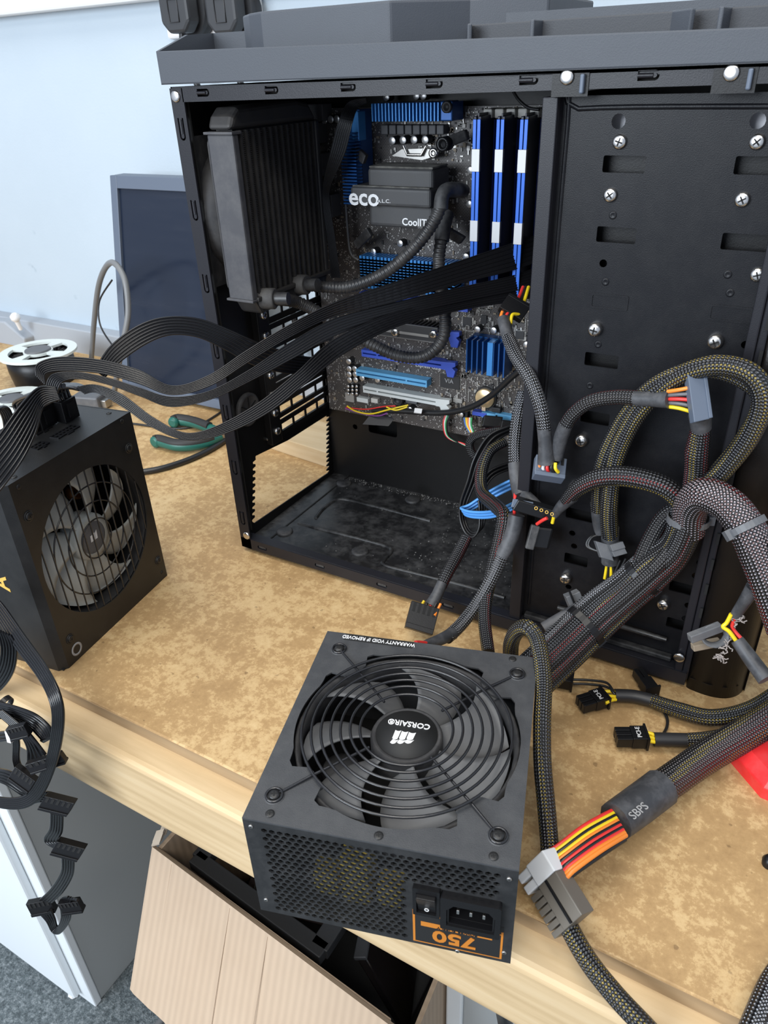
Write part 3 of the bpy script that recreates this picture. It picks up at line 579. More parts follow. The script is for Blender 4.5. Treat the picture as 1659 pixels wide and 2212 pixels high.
for cx, cy in ((1287, 710), (1546, 736), (1258, 949), (1241, 1053), (1223, 1246), (1434, 1302)):
    x, z = PH(cx, cy); child('thumbscrew', THUMB, case, facing_y((x, YP, z)) @ Matrix.Rotation(random.random()*3, 4, 'Z'), False)
# things inside the drive cage that show through the slots
b = MB(); b.box((px0+0.002, YP+0.012, 0.02), (px1, YP+0.014, 0.391)); b.build('cage_wall', 'case_inside', case)
b = MB()
b.box((px0+0.002, YP+0.016, 0.391), (px1, YP+0.0175, 0.41)); b.build('cage_wall_pale', 'slot_steel', case)
# bottom shelf lip of drive area
b = MB(); b.box((px0+0.002, YP-0.006, 0.0175), (px1-0.004, YP, 0.022)); b.build('drive_lip', 'case_floor', case, bevel=0.001)
b = MB(); p = AY(1205, 1312, YP-0.004); q = AY(1440, 1382, YP-0.004); b.tube([p, q], 0.0022, 8); b.build('drive_bar', 'case_floor', case)
# front rail
b = MB(); b.box((px1, Y0+0.001, 0.008), (px1+0.006, YP+0.002, 0.4170)); b.box((px1+0.006, Y0+0.003, 0.008), (XF+0.001, Y0+0.006, 0.4170)); b.build('front_rail', 'case_paint', case, bevel=0.001)
child('rivet', RIVET, case, facing_y(AY(1467, 1420, Y0-0.001)), False)
# perforated edge
# front bezel column: rounded profile
prof = [(XF+0.001, 0.240), (XF+0.003, 0.2365), (-0.004, 0.2350), (0.008, 0.2375), (0.016, 0.244), (0.0205, 0.254), (0.022, 0.27), (0.022, 0.42), (XF+0.001, 0.42)]
pc = [(p.x, p.y) for p in smooth_path([(x, y, 0) for x, y in prof[:8]], 5)]+[prof[8]]
b = MB(); b.prism([(x, y, 0.0) for x, y in pc], (0, 0, 0.43)); b.sm = [len(f) == 4 for f in b.f]; b.build('front_bezel', 'bezel_plastic', case)
b = MB(); b.prism([(x*0.6+0.0005 if False else x, y-0.0004, 0.0112) for x, y in prof], (0, 0.0, 0.0006)); b.build('bezel_line', 'bezel_plastic', case)
b = MB()
for k in range(16): z = 0.05+k*0.022; b.box((XF-0.0012, Y0+0.0015, z), (XF+0.0008, Y0+0.0035, z+0.009))
b.build('bezel_clips', 'interior_dark', case)
for x in (-0.44, -0.06):
    for y in (0.26, 0.41): b = MB(); b.lathe([(0.012, 0), (0.014, 0.0061)], (x, y, 0), (0, 0, 1), 16); b.build('foot', 'black_plastic', case)
# ---------------------------------------------------------------- lid with tray
YL = 0.2290; XE = 0.026; zl0 = 0.4308
def ztop(x): return 0.4525-0.006*(x+0.474)/0.42
b = MB(); t_ = 0.003
b.add([(-0.474, YL, zl0), (XE, YL, zl0), (XE, YL, ztop(XE)), (-0.474, YL, ztop(-0.474)), (-0.474, YL+t_, zl0), (XE, YL+t_, zl0), (XE, YL+t_, ztop(XE)), (-0.474, YL+t_, ztop(-0.474))],
      [(0, 1, 2, 3), (3, 2, 6, 7), (5, 4, 7, 6), (0, 3, 7, 4), (1, 5, 6, 2), (0, 4, 5, 1)]); b.build('lid_front', 'lid_plastic', case, bevel=0.0008)
b = MB(); b.box((-0.474, YL+0.0005, zl0-0.0002), (XE, YB+0.002, zl0+0.003)); b.build('lid_floor', 'lid_plastic_dark', case)
pa = AX(454, 72, -0.474); yb = 0.43
zc = pa.z
b = MB(); b.prism([(-0.474, YL+0.0005, zl0), (-0.474, YL+0.0005, ztop(-0.474)), (-0.474, pa.y-0.03, zc-0.0015), (-0.474, pa.y, zc), (-0.474, yb, zc+0.001), (-0.474, yb, zl0)], (0.003, 0, 0)); b.build('lid_side', 'lid_plastic', case)
b = MB(); b.prism([(-0.474, pa.y, zl0), (XE, pa.y, zl0), (XE, pa.y, zc-0.002), (-0.474, pa.y, zc)], (0, 0.003, 0)); b.build('lid_back', 'lid_plastic', case)
# raised faceted block on the lid
def L(px, py, Y): q = AY(px, py, Y); return (q.x, Y)
blk = [L(527, 60, 0.272), L(540, 60, 0.258), L(566, 60, 0.250), L(842, 40, 0.250), L(1015, 40, 0.288), L(1185, 30, 0.300), (L(1185, 30, 0.300)[0], 0.40), (L(527, 60, 0.272)[0]-0.02, 0.40), (L(527, 60, 0.272)[0]-0.01, 0.30)]
zt0 = AY(566, 28, 0.250).z; 
b = MB(); b.prism([(x, y, zl0+0.002) for x, y in blk], (0, 0, zt0-zl0-0.001)); b.build('lid_raised_block', 'lid_plastic', case, bevel=0.0015)
# compartments to the right of the block
c0 = AY(1015, 40, 0.255)
b = MB(); b.box((c0.x, 0.252, zl0+0.002), (XE, 0.2545, AY(1300, 30, 0.253).z-0.001)); b.build('lid_divider', 'lid_plastic_dark', case, bevel=0.0008)
for pa_, pb_ in (((1015, 42, 0.24), (1015, 42, 0.30)), ((1150, 35, 0.24), (1240, 20, 0.30)), ((1500, 15, 0.24), (1330, 20, 0.30)), ((1560, 10, 0.24), (1640, 10, 0.30))):
    a_ = AY(*pa_); e_ = AY(*pb_); d_ = Vector((e_.x-a_.x, e_.y-a_.y, 0)); m_ = Vector(((a_.x+e_.x)/2, (a_.y+e_.y)/2, (zl0+0.457)/2)); n_ = Vector((-d_.y, d_.x, 0)).normalized()*0.0014
    bb = MB(); bb.obox(m_, d_/2, n_, (0, 0, (0.457-zl0)/2)); bb.build('lid_divider', 'lid_plastic', case, bevel=0.0008)
# ================================================================== POWER SUPPLIES
# ---------- front one, lying fan up, hanging over the bench edge
PW, PD, PH_ = 0.150, 0.160, 0.086
P1 = thing('power_supply', 'black dusty power supply lying fan side up over the bench edge', 'power supply', (-0.2083, -0.0738, 0.0), 0.2848)
def B1(bm, name, mat, parent=P1, bevel=0.0, **k): return bm.build(name, mat, parent, True, bevel, **k)
FC = (0.0755, 0.0790)
SP = [(0.0125, 0.0172), (0.1378, 0.0172), (0.0140, 0.1425), (0.1378, 0.1412)]
# top opening: round with notched bays and arms to the screws
op = []
n = 96
for i in range(n):
    a = 2*math.pi*i/n; d45 = abs(((a-math.pi/4) % (math.pi/2))); d45 = min(d45, math.pi/2-d45)
    r = 0.0692
    if d45 < 0.115: r = 0.0622
    elif d45 < 0.20: r = 0.0622+(d45-0.115)/0.085*0.0105
    elif d45 < 0.27: r = 0.0727
    elif d45 < 0.34: r = 0.0705
    x = FC[0]+r*math.cos(a); y = FC[1]+r*math.sin(a); op.append((min(max(x, 0.0058), 0.1445), min(max(y, 0.0098), 0.1500)))
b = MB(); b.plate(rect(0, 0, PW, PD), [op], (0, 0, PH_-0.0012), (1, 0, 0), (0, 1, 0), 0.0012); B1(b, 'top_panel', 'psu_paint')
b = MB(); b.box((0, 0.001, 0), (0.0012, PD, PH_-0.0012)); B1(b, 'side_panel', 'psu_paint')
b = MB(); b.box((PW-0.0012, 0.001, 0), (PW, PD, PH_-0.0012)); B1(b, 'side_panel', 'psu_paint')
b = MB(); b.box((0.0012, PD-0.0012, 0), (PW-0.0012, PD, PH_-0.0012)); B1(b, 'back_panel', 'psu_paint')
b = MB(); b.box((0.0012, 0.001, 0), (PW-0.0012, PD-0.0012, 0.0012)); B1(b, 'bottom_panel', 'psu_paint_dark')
# honeycomb front, shade of this face put into a darker paint
holes = []; s = 0.00455; row = 0
z = 0.0055
while z < 0.079:
    x = 0.0120+(s/2 if row % 2 else 0)
    while x < 0.1410:
        if not (x > 0.0915 and z < 0.0600): holes.append([(x+0.00195*math.cos(math.radians(30+60*k)), z+0.00175*math.sin(math.radians(30+60*k))) for k in range(6)])
        x += s
    z += s*0.80; row += 1
holes.append(rect(0.0965, 0.0355, 0.1090, 0.0560)); holes.append(rect(0.1125, 0.0300, 0.1410, 0.0545))
b = MB(); b.plate(rect(0, 0, PW, PH_-0.0012), holes, (0, 0.0012, 0), (1, 0, 0), (0, 0, 1), 0.0012); B1(b, 'honeycomb_panel', 'psu_front_shade')
for x, z in ((0.0045, 0.080), (0.1455, 0.0775), (0.0050, 0.012), (0.1460, 0.010), (0.120, 0.0016)): child('screw', bpy.data.meshes.get('rivet') and screw_mesh('tiny_screw', 0.0014, 0.0008, 'steel_dull'), P1, frame((x, 0, z), (1, 0, 0), (0, 0, 1)))
# rocker switch
b = MB(); b.plate(rect(0.0952, 0.0338, 0.1101, 0.0578), [rect(0.0972, 0.0362, 0.1083, 0.0540)], (0, 0.0, 0), (1, 0, 0), (0, 0, 1), 0.0030); sw = B1(b, 'power_switch', 'black_plastic', bevel=0.0005)
b = MB(); b.prism([(0.0973, -0.0014, 0.0363), (0.0973, -0.0022, 0.0420), (0.0973, -0.0058, 0.0535), (0.0973, 0.004, 0.0538), (0.0973, 0.004, 0.0363)], (0.0109, 0, 0)); rk = B1(b, 'rocker', 'black_plastic', sw, bevel=0.0006)
b = MB(); b.tube([(0.1028+0.0011*math.cos(t*math.pi/8), -0.0021, 0.0388+0.0011*math.sin(t*math.pi/8)) for t in range(16)], 0.00028, 6, closed=True); B1(b, 'off_mark', 'white_print', rk)
# inlet
b = MB(); ins = [(0.1140, 0.0325), (0.1400, 0.0325), (0.1400, 0.0465), (0.1365, 0.0510), (0.1175, 0.0510), (0.1140, 0.0465)]
b.plate(rrect(0.1106, 0.0285, 0.1430, 0.0568, 0.0015), [ins], (0, 0.0, 0), (1, 0, 0), (0, 0, 1), 0.0046); inl = B1(b, 'mains_inlet', 'black_plastic', bevel=0.0005)
b = MB(); b.plate([(0.1142, 0.0327), (0.1398, 0.0327), (0.1398, 0.0464), (0.1364, 0.0508), (0.1176, 0.0508), (0.1142, 0.0464)], [[(0.1152, 0.0337), (0.1388, 0.0337), (0.1388, 0.0460), (0.1359, 0.0498), (0.1181, 0.0498), (0.1152, 0.0460)]], (0, 0.014, 0), (1, 0, 0), (0, 0, 1), 0.0175); B1(b, 'inlet_shroud', 'black_plastic', inl)
b = MB(); b.box((0.112, 0.014, 0.030), (0.141, 0.0145, 0.0545)); B1(b, 'inlet_back', 'black_plastic', inl)
for x, dz in ((0.1200, 0.0), (0.1270, 0.0), (0.1340, 0.0)):
    b = MB(); b.box((x-0.0008, -0.0030, 0.0420+dz), (x+0.0008, 0.014, 0.0455+dz)); B1(b, 'pin', 'steel', inl, bevel=0.0003)
# orange label
b = MB(); b.box((0.0944, -0.00018, 0.0030), (0.1449, 0.0, 0.0338)); lb = B1(b, 'rating_label', 'black_print')
def strip(x0, z0, x1, z1, m='orange_print', y=-0.0003): bb = MB(); bb.box((x0, y, z0), (x1, -0.00018, z1)); return B1(bb, 'label_print', m, lb)
strip(0.0944, 0.0030, 0.0957, 0.0338); strip(0.1437, 0.0030, 0.1449, 0.0290); strip(0.0957, 0.0030, 0.1437, 0.0037); strip(0.0957, 0.0298, 0.1104, 0.0338); strip(0.1104, 0.0262, 0.1437, 0.0268)
strip(0.0990, 0.0196, 0.1390, 0.0238)
rot = frame((0.1180, -0.00032, 0.0128), (-1, 0, 0), (0, 0, -1))
text('label_number', '750', 0.0145, 'orange_print', lb, rot, True, sx=1.15, bold=0.0004)
text('label_words', 'POWER SUPPLY', 0.0026, 'black_print', lb, frame((0.1195, -0.00042, 0.0210), (-1, 0, 0), (0, 0, -1)), True, sx=1.25)
# warranty sticker on top
b = MB(); b.prism([(0.0140, 0.1530, PH_), (0.0640, 0.1530, PH_), (0.0640, 0.1597, PH_), (0.0140, 0.1597, PH_)], (0, 0, 0.00015)); st = B1(b, 'warranty_sticker', 'black_print')
text('sticker_words', 'WARRANTY VOID IF REMOVED', 0.0047, 'white_print', st, frame((0.0390, 0.1563, PH_+0.0002), (-1, 0, 0), (0, -1, 0)), True, sx=0.80, bold=0.00006)
# fan
fz = PH_-0.006
b = MB(); b.lathe([(0.0685, -0.020), (0.0665, -0.020), (0.0655, -0.003), (0.0672, 0.002), (0.0690, 0.002), (0.0690, -0.020)], (FC[0], FC[1], fz), (0, 0, 1), 48, caps=False); B1(b, 'fan_frame', 'fan_dark')
b = MB(); b.lathe([(0.0225, -0.016), (0.0225, 0.0005), (0.0215, 0.0028), (0.0205, 0.0030), (0.0195, 0.0026), (0, 0.0026)], (FC[0], FC[1], fz), (0, 0, 1), 40); hub = B1(b, 'fan_hub', 'fan_dark')
b = MB(); b.lathe([(0.0192, 0), (0.0192, 0.0003), (0, 0.0003)], (FC[0], FC[1], fz+0.0027), (0, 0, 1), 40); B1(b, 'hub_sticker', 'black_print', hub)
hz_ = fz+0.0031
text('hub_words', 'CORSAIR®', 0.0058, 'white_print', hub, frame((FC[0]+0.0000, FC[1]+0.0080, hz_), (-1, 0, 0), (0, -1, 0)), True, sx=0.95, bold=0.0001)
# three sails mark
for k, (x0, wd, hh) in enumerate(((-0.0062, 0.0043, 0.0056), (-0.0014, 0.0040, 0.0064), (0.0031, 0.0036, 0.0070))):
    for j, (zz, h2, sh) in enumerate(((0.0, hh, 0.0), (hh+0.0004, hh*0.45, 0.0006))):
        q = []
        for t in range(7): q.append((x0+wd*t/6, zz+0.0007*math.sin(math.pi*t/6)+0.0003*t/6))
        for t in range(6, -1, -1): q.append((x0+0.0009+sh+wd*0.92*t/6, zz+h2+0.0009*math.sin(math.pi*t/6)))
        bb = MB(); bb.prism([(FC[0]-0.0006-x, FC[1]+0.0018-(y), hz_) for x, y in q], (0, 0, 0.00012)); B1(bb, 'sail_mark', 'white_print', hub)
NB = 7
def blade(bm, cx, cy, z0, r0, r1, a0, sweep, chord0, chord1, dz, seg=8, along=8):
    rows = []
    for i in range(along+1):
        t = i/along; r = r0+(r1-r0)*t; ac = a0+sweep*t*t; ch = (chord0+(chord1-chord0)*t)
        rows.append([(cx+r*math.cos(ac+ch*(k/seg-0.5)), cy+r*math.sin(ac+ch*(k/seg-0.5)), z0+dz*(k/seg-0.5)+0.0015*math.sin(math.pi*k/seg)) for k in range(seg+1)])
    vs = [p for rw in rows for p in rw]; N = seg+1; m_ = len(vs)
    vs2 = [(x, y, z-0.0012) for x, y, z in vs]; fs = []
    for i in range(along):
        for k in range(seg):
            q = (i*N+k, i*N+k+1, (i+1)*N+k+1, (i+1)*N+k); fs.append(q[::-1]); fs.append(tuple(m_+j for j in q))
    for k in range(seg): fs.append((along*N+k, along*N+k+1, m_+along*N+k+1, m_+along*N+k)); fs.append((k+1, k, m_+k, m_+k+1))
    for i in range(along): fs.append(((i+1)*N, i*N, m_+i*N, m_+(i+1)*N)); fs.append((i*N+seg, (i+1)*N+seg, m_+(i+1)*N+seg, m_+i*N+seg))
    bm.add(vs+vs2, fs, None, True)
for k in range(NB):
    b = MB(); blade(b, FC[0], FC[1], fz-0.0065, 0.0215, 0.0640, math.radians(18+360/NB*k), 0.30, 0.60, 0.70, 0.013); B1(b, 'fan_blade', 'fan_grey')
# wire grille
gz = PH_+0.0020
for i in range(7):
    r = 0.0285+0.00595*i; b = MB(); zz = gz-0.0012*(i == 0)
    b.tube([(FC[0]+r*math.cos(2*math.pi*k/72), FC[1]+r*math.sin(2*math.pi*k/72), zz+0.0012) for k in range(72)], 0.0009, 8, closed=True); B1(b, 'grille_ring', 'chrome_wire')
for (sx, sy) in SP:
    d = Vector((sx-FC[0], sy-FC[1], 0)).normalized(); L_ = math.hypot(sx-FC[0], sy-FC[1])
    for off in (0.0,):
        b = MB(); pd = Vector((-d.y, d.x, 0))*off
        b.tube([Vector((FC[0], FC[1], gz-0.0006))+d*0.0265+pd, Vector((FC[0], FC[1], gz-0.0006))+d*0.066+pd, Vector((FC[0], FC[1], PH_+0.0004))+d*(L_-0.006)+pd, Vector((FC[0], FC[1], PH_+0.0008))+d*(L_-0.003)+pd], 0.00085, 8); B1(b, 'grille_spoke', 'chrome_wire')
    b = MB(); b.tube([(sx+0.0046*math.cos(2*math.pi*k/24), sy+0.0046*math.sin(2*math.pi*k/24), PH_+0.0008) for k in range(24)], 0.0008, 8, closed=True); B1(b, 'grille_eye', 'chrome_wire')
    b = MB(); q = Vector((sx, sy, PH_-0.0006)); b.lathe([(0.0060, 0), (0.0060, 0.0007), (0.0054, 0.0009)], q, (0, 0, 1), 24); B1(b, 'screw_boss', 'psu_paint')
    child('screw', BSCREW, P1, Matrix.Translation((sx, sy, PH_+0.0002)) @ Matrix.Diagonal((1.0, 1.0, 1.2, 1)))
    # metal arm under each spoke
    pd = Vector((-d.y, d.x, 0)); c = Vector((FC[0], FC[1], PH_-0.0026))
    b = MB(); b.obox(c+d*(L_-0.016), d*0.010, pd*0.0085, (0, 0, 0.0008)); B1(b, 'corner_arm', 'psu_paint')
for x, y in ((0.0143, 0.0055), (0.1366, 0.0050), (0.1335, 0.1554), (0.076, 0.0045)): child('screw', BSCREW, P1, Matrix.Translation((x, y, PH_)) @ Matrix.Diagonal((0.75, 0.75, 0.5, 1)))
# inside, seen through the openings
b = MB(); b.box((0.003, 0.003, 0.004), (0.147, 0.157, 0.006)); B1(b, 'circuit_card', 'interior_dark')
b = MB(); b.box((0.048, 0.012, 0.006), (0.066, 0.034, 0.044)); B1(b, 'transformer', 'yellow_tape', bevel=0.002)
b = MB(); b.box((0.030, 0.014, 0.006), (0.046, 0.026, 0.026)); b.box((0.069, 0.014, 0.006), (0.085, 0.03, 0.022)); B1(b, 'choke_coil', 'yellow_tape', bevel=0.002)
b = MB(); b.lathe([(0.0135, 0), (0.0135, 0.045), (0.0125, 0.0465), (0, 0.0465)], (0.034, 0.070, 0.006), (0, 0, 1), 24); cp = B1(b, 'capacitor', 'wire_black')
b = MB(); b.lathe([(0.0115, 0), (0.0115, 0.0004), (0, 0.0004)], (0.034, 0.070, 0.0526), (0, 0, 1), 24); B1(b, 'capacitor_top', 'heatsink_grey', cp)
b = MB()
for k in range(6): b.box((0.098, 0.05+k*0.008, 0.006), (0.124, 0.0515+k*0.008, 0.052))
B1(b, 'cooling_fins', 'heatsink_grey')
b = MB(); b.tube(smooth_path([(0.143, 0.03, 0.05), (0.141, 0.05, 0.066), (0.142, 0.075, 0.06), (0.143, 0.1, 0.05)]), 0.0015, 8); B1(b, 'inner_wire', 'wire_red')
b = MB(); b.lathe([(0.010, 0), (0.010, 0.012), (0.006, 0.012), (0.006, 0)], (0.055, 0.115, 0.03), (0, 0, 1), 18, caps=False); B1(b, 'coil', 'copper')

# ---------- left one, standing on end
H2 = 0.180; D2 = 0.086
P2 = thing('power_supply', 'black modular power supply standing on end at the left of the bench', 'power supply', (-0.4873, 0.0129, 0.0), 1.7226)
def B2(bm, name, mat, parent=P2, bevel=0.0, **k): return bm.build(name, mat, parent, True, bevel, **k)
F2 = (0.0766, 0.0900); r2 = 0.0655
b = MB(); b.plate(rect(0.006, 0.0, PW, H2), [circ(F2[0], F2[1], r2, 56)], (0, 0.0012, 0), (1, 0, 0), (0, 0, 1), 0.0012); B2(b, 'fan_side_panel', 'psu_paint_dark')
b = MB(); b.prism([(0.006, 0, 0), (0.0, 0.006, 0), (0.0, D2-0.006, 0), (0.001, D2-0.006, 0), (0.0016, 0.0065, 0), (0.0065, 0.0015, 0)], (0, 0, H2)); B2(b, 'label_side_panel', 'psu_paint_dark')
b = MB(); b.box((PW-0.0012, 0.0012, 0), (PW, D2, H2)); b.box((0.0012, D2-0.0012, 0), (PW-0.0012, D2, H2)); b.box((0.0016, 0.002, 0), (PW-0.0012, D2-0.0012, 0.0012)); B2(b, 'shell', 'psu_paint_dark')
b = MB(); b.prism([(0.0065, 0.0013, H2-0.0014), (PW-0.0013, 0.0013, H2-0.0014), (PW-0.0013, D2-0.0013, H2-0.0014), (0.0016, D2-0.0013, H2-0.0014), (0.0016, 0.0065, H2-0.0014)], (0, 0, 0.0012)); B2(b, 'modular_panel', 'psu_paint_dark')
for x, z in ((0.0150, 0.1484), (0.1377, 0.1494), (0.1423, 0.0238), (0.0164, 0.0245)):
    b = MB(); b.lathe([(0.0046, 0), (0.0046, 0.0006), (0.0036, 0.0006), (0.0034, 0.0)], (x, 0, z), (0, -1, 0), 20, caps=False); B2(b, 'screw_boss', 'psu_paint_dark')
    child('screw', BSCREW, P2, frame((x, 0.0, z), (1, 0, 0), (0, 0, 1)))
for x, z in ((0.0145, 0.1744), (0.1369, 0.1761), (0.1440, 0.0080)): child('screw', BSCREW, P2, frame((x, 0.0, z), (1, 0, 0), (0, 0, 1)) @ Matrix.Diagonal((.6, .6, .4, 1)))
b = MB(); b.lathe([(0.0062, 0), (0.0062, 0.0002), (0.0042, 0.0002), (0.0042, 0)], (0.0195, 0.0, 0.0105), (0, -1, 0), 24, caps=False); B2(b, 'seal_mark', 'grey_print')
# fan behind a barred grille
def c3(x, z, y): return (x, y, z)
b = MB(); b.lathe([(0.0690, 0.003), (0.0690, 0.024), (0.0665, 0.024), (0.0665, 0.003)], (F2[0], 0, F2[1]), (0, 1, 0), 48, caps=False); B2(b, 'fan_frame', 'fan_dark')
b = MB(); b.lathe([(0, 0.0062), (0.0130, 0.0062), (0.0150, 0.0066)], (F2[0], 0, F2[1]), (0, 1, 0), 32, caps=False); B2(b, 'hub_sticker', 'grey_plastic')
b = MB(); b.lathe([(0.0150, 0.0064), (0.0200, 0.0066), (0.0215, 0.009), (0.0215, 0.024)], (F2[0], 0, F2[1]), (0, 1, 0), 32, caps=False); hub2 = B2(b, 'fan_hub', 'fan_white')
for k in range(3):
    bb = MB(); bb.prism([c3(F2[0]-0.004+0.003*k, F2[1]-0.003, 0.0059), c3(F2[0]-0.0016+0.003*k, F2[1]-0.003, 0.0059), c3(F2[0]-0.001+0.003*k, F2[1]+0.003+0.001*k, 0.0059), c3(F2[0]-0.0034+0.003*k, F2[1]+0.003, 0.0059)], (0, 0.0002, 0)); B2(bb, 'sail_mark', 'white_print', hub2)
for k in range(7):
    b = MB(); blade(b, 0, 0, 0, 0.0205, 0.0625, math.radians(10+360/7*k), 0.35, 0.72, 0.74, 0.012)
    b.v = [Vector((F2[0]+p.x, 0.0135-p.z, F2[1]+p.y)) for p in b.v]; b.f = [f for f in b.f]; B2(b, 'fan_blade', 'fan_white')
for i in range(14):
    x = F2[0]-0.060+0.120*i/13; h = math.sqrt(max(r2*r2-(x-F2[0])**2, 0))
    b = MB(); sl = 0.10; b.tube([(x, 0.0010, F2[1]-h), (x, 0.0010, F2[1]+h)], 0.0007, 6, up=(1, 0, 0)); B2(b, 'grille_bar', 'chrome_wire')
for rr in (0.018, 0.034, 0.050):
    b = MB(); b.tube([(F2[0]+rr*math.cos(2*math.pi*k/56), 0.0021, F2[1]+rr*math.sin(2*math.pi*k/56)) for k in range(56)], 0.0007, 6, closed=True); B2(b, 'grille_ring', 'chrome_wire')
b = MB(); b.box((0.004, D2-0.02, 0.004), (PW-0.004, D2-0.018, H2-0.004)); B2(b, 'circuit_card', 'interior_dark')
b = MB(); b.lathe([(0.007, 0), (0.007, 0.008), (0.004, 0.008), (0.004, 0)], (0.098, 0.040, 0.118), (0, -1, 0.3), 16, caps=False); B2(b, 'coil', 'copper')
# modular sockets: two rows of square pockets each
def sock(x0, y0, nx, ny=2, p=0.0042):
    hs = [rect(x0+i*p+0.0006, y0+j*p+0.0006, x0+i*p+p-0.0006, y0+j*p+p-0.0006) for i in range(nx) for j in range(ny)]
    bb = MB(); bb.plate(rect(x0-0.0006, y0-0.0006, x0+nx*p+0.0006, y0+ny*p+0.0006), hs, (0, 0, H2-0.0002), (1, 0, 0), (0, 1, 0), 0.0010); o = B2(bb, 'modular_socket', 'black_plastic')
    bb = MB(); bb.box((x0, y0, H2-0.00019), (x0+nx*p, y0+ny*p, H2-0.0001)); B2(bb, 'socket_floor', 'interior_dark', o)
    bb = MB(); bb.box((x0+nx*p*0.35, y0-0.0026, H2-0.0002), (x0+nx*p*0.65, y0-0.0006, H2+0.0006)); B2(bb, 'latch_notch', 'black_plastic', o)
def T2(px, py): q = WM[P2].inverted() @ AZ(px, py, H2); return q.x, q.y
for (pa, pb, nx) in (((58, 968), (100, 958), 3), ((108, 945), (190, 908), 6), ((66, 938), (112, 920), 4)):
    x, y = T2(*pa); x2, y2 = T2(*pb); sock(min(x, x2), min(y, y2)-0.002, nx)
for px, py in ((235, 892), (45, 990), (30, 1030)): 
    x, y = T2(px, py); child('screw', BSCREW, P2, Matrix.Translation((x, y, H2-0.0002)) @ Matrix.Diagonal((.7, .7, .5, 1)))
text('panel_words', 'CPU & PCIe', 0.0035, 'grey_print', P2, Matrix.Translation((T2(80, 922)[0], T2(80, 922)[1], H2)), True) if False else None
text('gold_letter', 'A', 0.021, 'gold_print', P2, frame((-0.0002, 0.0360, 0.0870), (0, 0, 1), (0, 1, 0)), True, ext=0.0001, bold=0.0005)
# ================================================================== MOTHERBOARD AND WHAT SITS ON IT
YM = 0.400
mb = thing('motherboard', 'dark motherboard with blue heatsinks and blue and white slots inside the case', 'motherboard', (-0.335, YM, 0.10))
b = MB(); b.box((-0.460, YM, 0.100), (-0.200, YM+0.0016, 0.4055)); b.build('board', 'circuit_board', mb)
def M_(px, py, Y=YM): q = AY(px, py, Y); return q.x, q.z
def onboard(bm, x0, z0, x1, z1, h, y0=YM): bm.box((min(x0, x1), y0-h, min(z0, z1)), (max(x0, x1), y0, max(z0, z1))); return bm
# top heatsink: fins standing out towards the viewer
Yf = 0.372
x0, zt = M_(803, 224, Yf); x1, zb = M_(946, 262, Yf)
b = MB(); b.box((x0, Yf+0.010, zb), (x1+0.012, YM-0.004, zt)); hs = b.build('heatsink', 'heatsink_blue', mb)
for k in range(20):
    x = x0+(x1-x0)*k/19; b = MB(); b.box((x-0.0005, Yf, zb), (x+0.0005, Yf+0.011, zt)); b.build('fin', 'heatsink_light' if k % 1 == 0 else 'heatsink_blue', hs)
b = MB(); b.box((x1+0.002, Yf, zb), (x1+0.013, Yf+0.014, zt+0.001)); b.build('end_block', 'heatsink_blue', hs, bevel=0.001)
xs, zs = M_(966, 231, Yf-0.001); b = MB(); b.lathe([(0.0045, 0), (0.0045, 0.003), (0.0025, 0.003), (0.002, 0.001), (0, 0.001)], (xs, Yf, zs), (0, -1, 0), 16); b.build('mount_screw', 'chip', hs)
# left heatsink, fins lying across
x0, zt = M_(738, 320, 0.368); x1, zb = M_(776, 440, 0.368)
b = MB(); b.box((x0, 0.376, zb), (x1, YM-0.004, zt+0.03)); hs2 = b.build('heatsink', 'heatsink_blue', mb)
for k in range(22):
    z = zb+(zt+0.012-zb)*k/21; b = MB(); b.box((x0, 0.366, z-0.0006), (x1, 0.377, z+0.0006)); b.build('fin', 'heatsink_blue', hs2)
x0, zt = M_(757, 240, 0.372); x1, zb = M_(776, 305, 0.372); b = MB(); b.box((x0, 0.372, zb), (x1, 0.385, zt)); b.build('heat_bar', 'heatsink_light', hs2, bevel=0.001)
# chokes, capacitors
for k in range(8):
    xa, za = M_(822+17.2*k, 270, 0.388); xb, zb2 = M_(822+17.2*k+15.5, 291, 0.388); b = MB(); onboard(b, xa, za, xb, zb2, 0.012); b.build('choke', 'choke', mb, bevel=0.0008)
def cap(px, py, r=0.0040, h=0.011, Y=YM):
    x, z = M_(px, py, Y-h); bb = MB(); bb.lathe([(r, 0), (r, h-0.0006), (r*0.92, h)], (x, Y, z), (0, -1, 0), 16, caps=False); o = bb.build('capacitor', 'chip', mb)
    bb = MB(); bb.lathe([(r*0.92, 0), (r*0.80, 0.0003), (0, 0.0003)], (x, Y-h, z), (0, -1, 0), 16); bb.build('capacitor_top', 'cap_top', o)
for px, py in ((847, 304), (870, 303), (894, 302), (918, 302)): cap(px, py, 0.0036)
for px, py in ((834, 210), (899, 207), (914, 207), (786, 262), (1016, 368), (1014, 441), (864, 526), (806, 544), (1006, 555), (1006, 574), (700, 260), (714, 258), (727, 257),
               (1031, 712), (1066, 714), (980, 735), (1137, 745), (1139, 668), (753, 781), (754, 797), (766, 797), (754, 809), (767, 809), (755, 821), (768, 821), (782, 817), (815, 821), (995, 896), (885, 885)): cap(px, py, 0.0034, 0.009)
for i in range(9): cap(750+9*(i % 3)+2, 835+8*(i//3), 0.0018, 0.005)
for px, py in ((895, 322), (850, 332)): pass
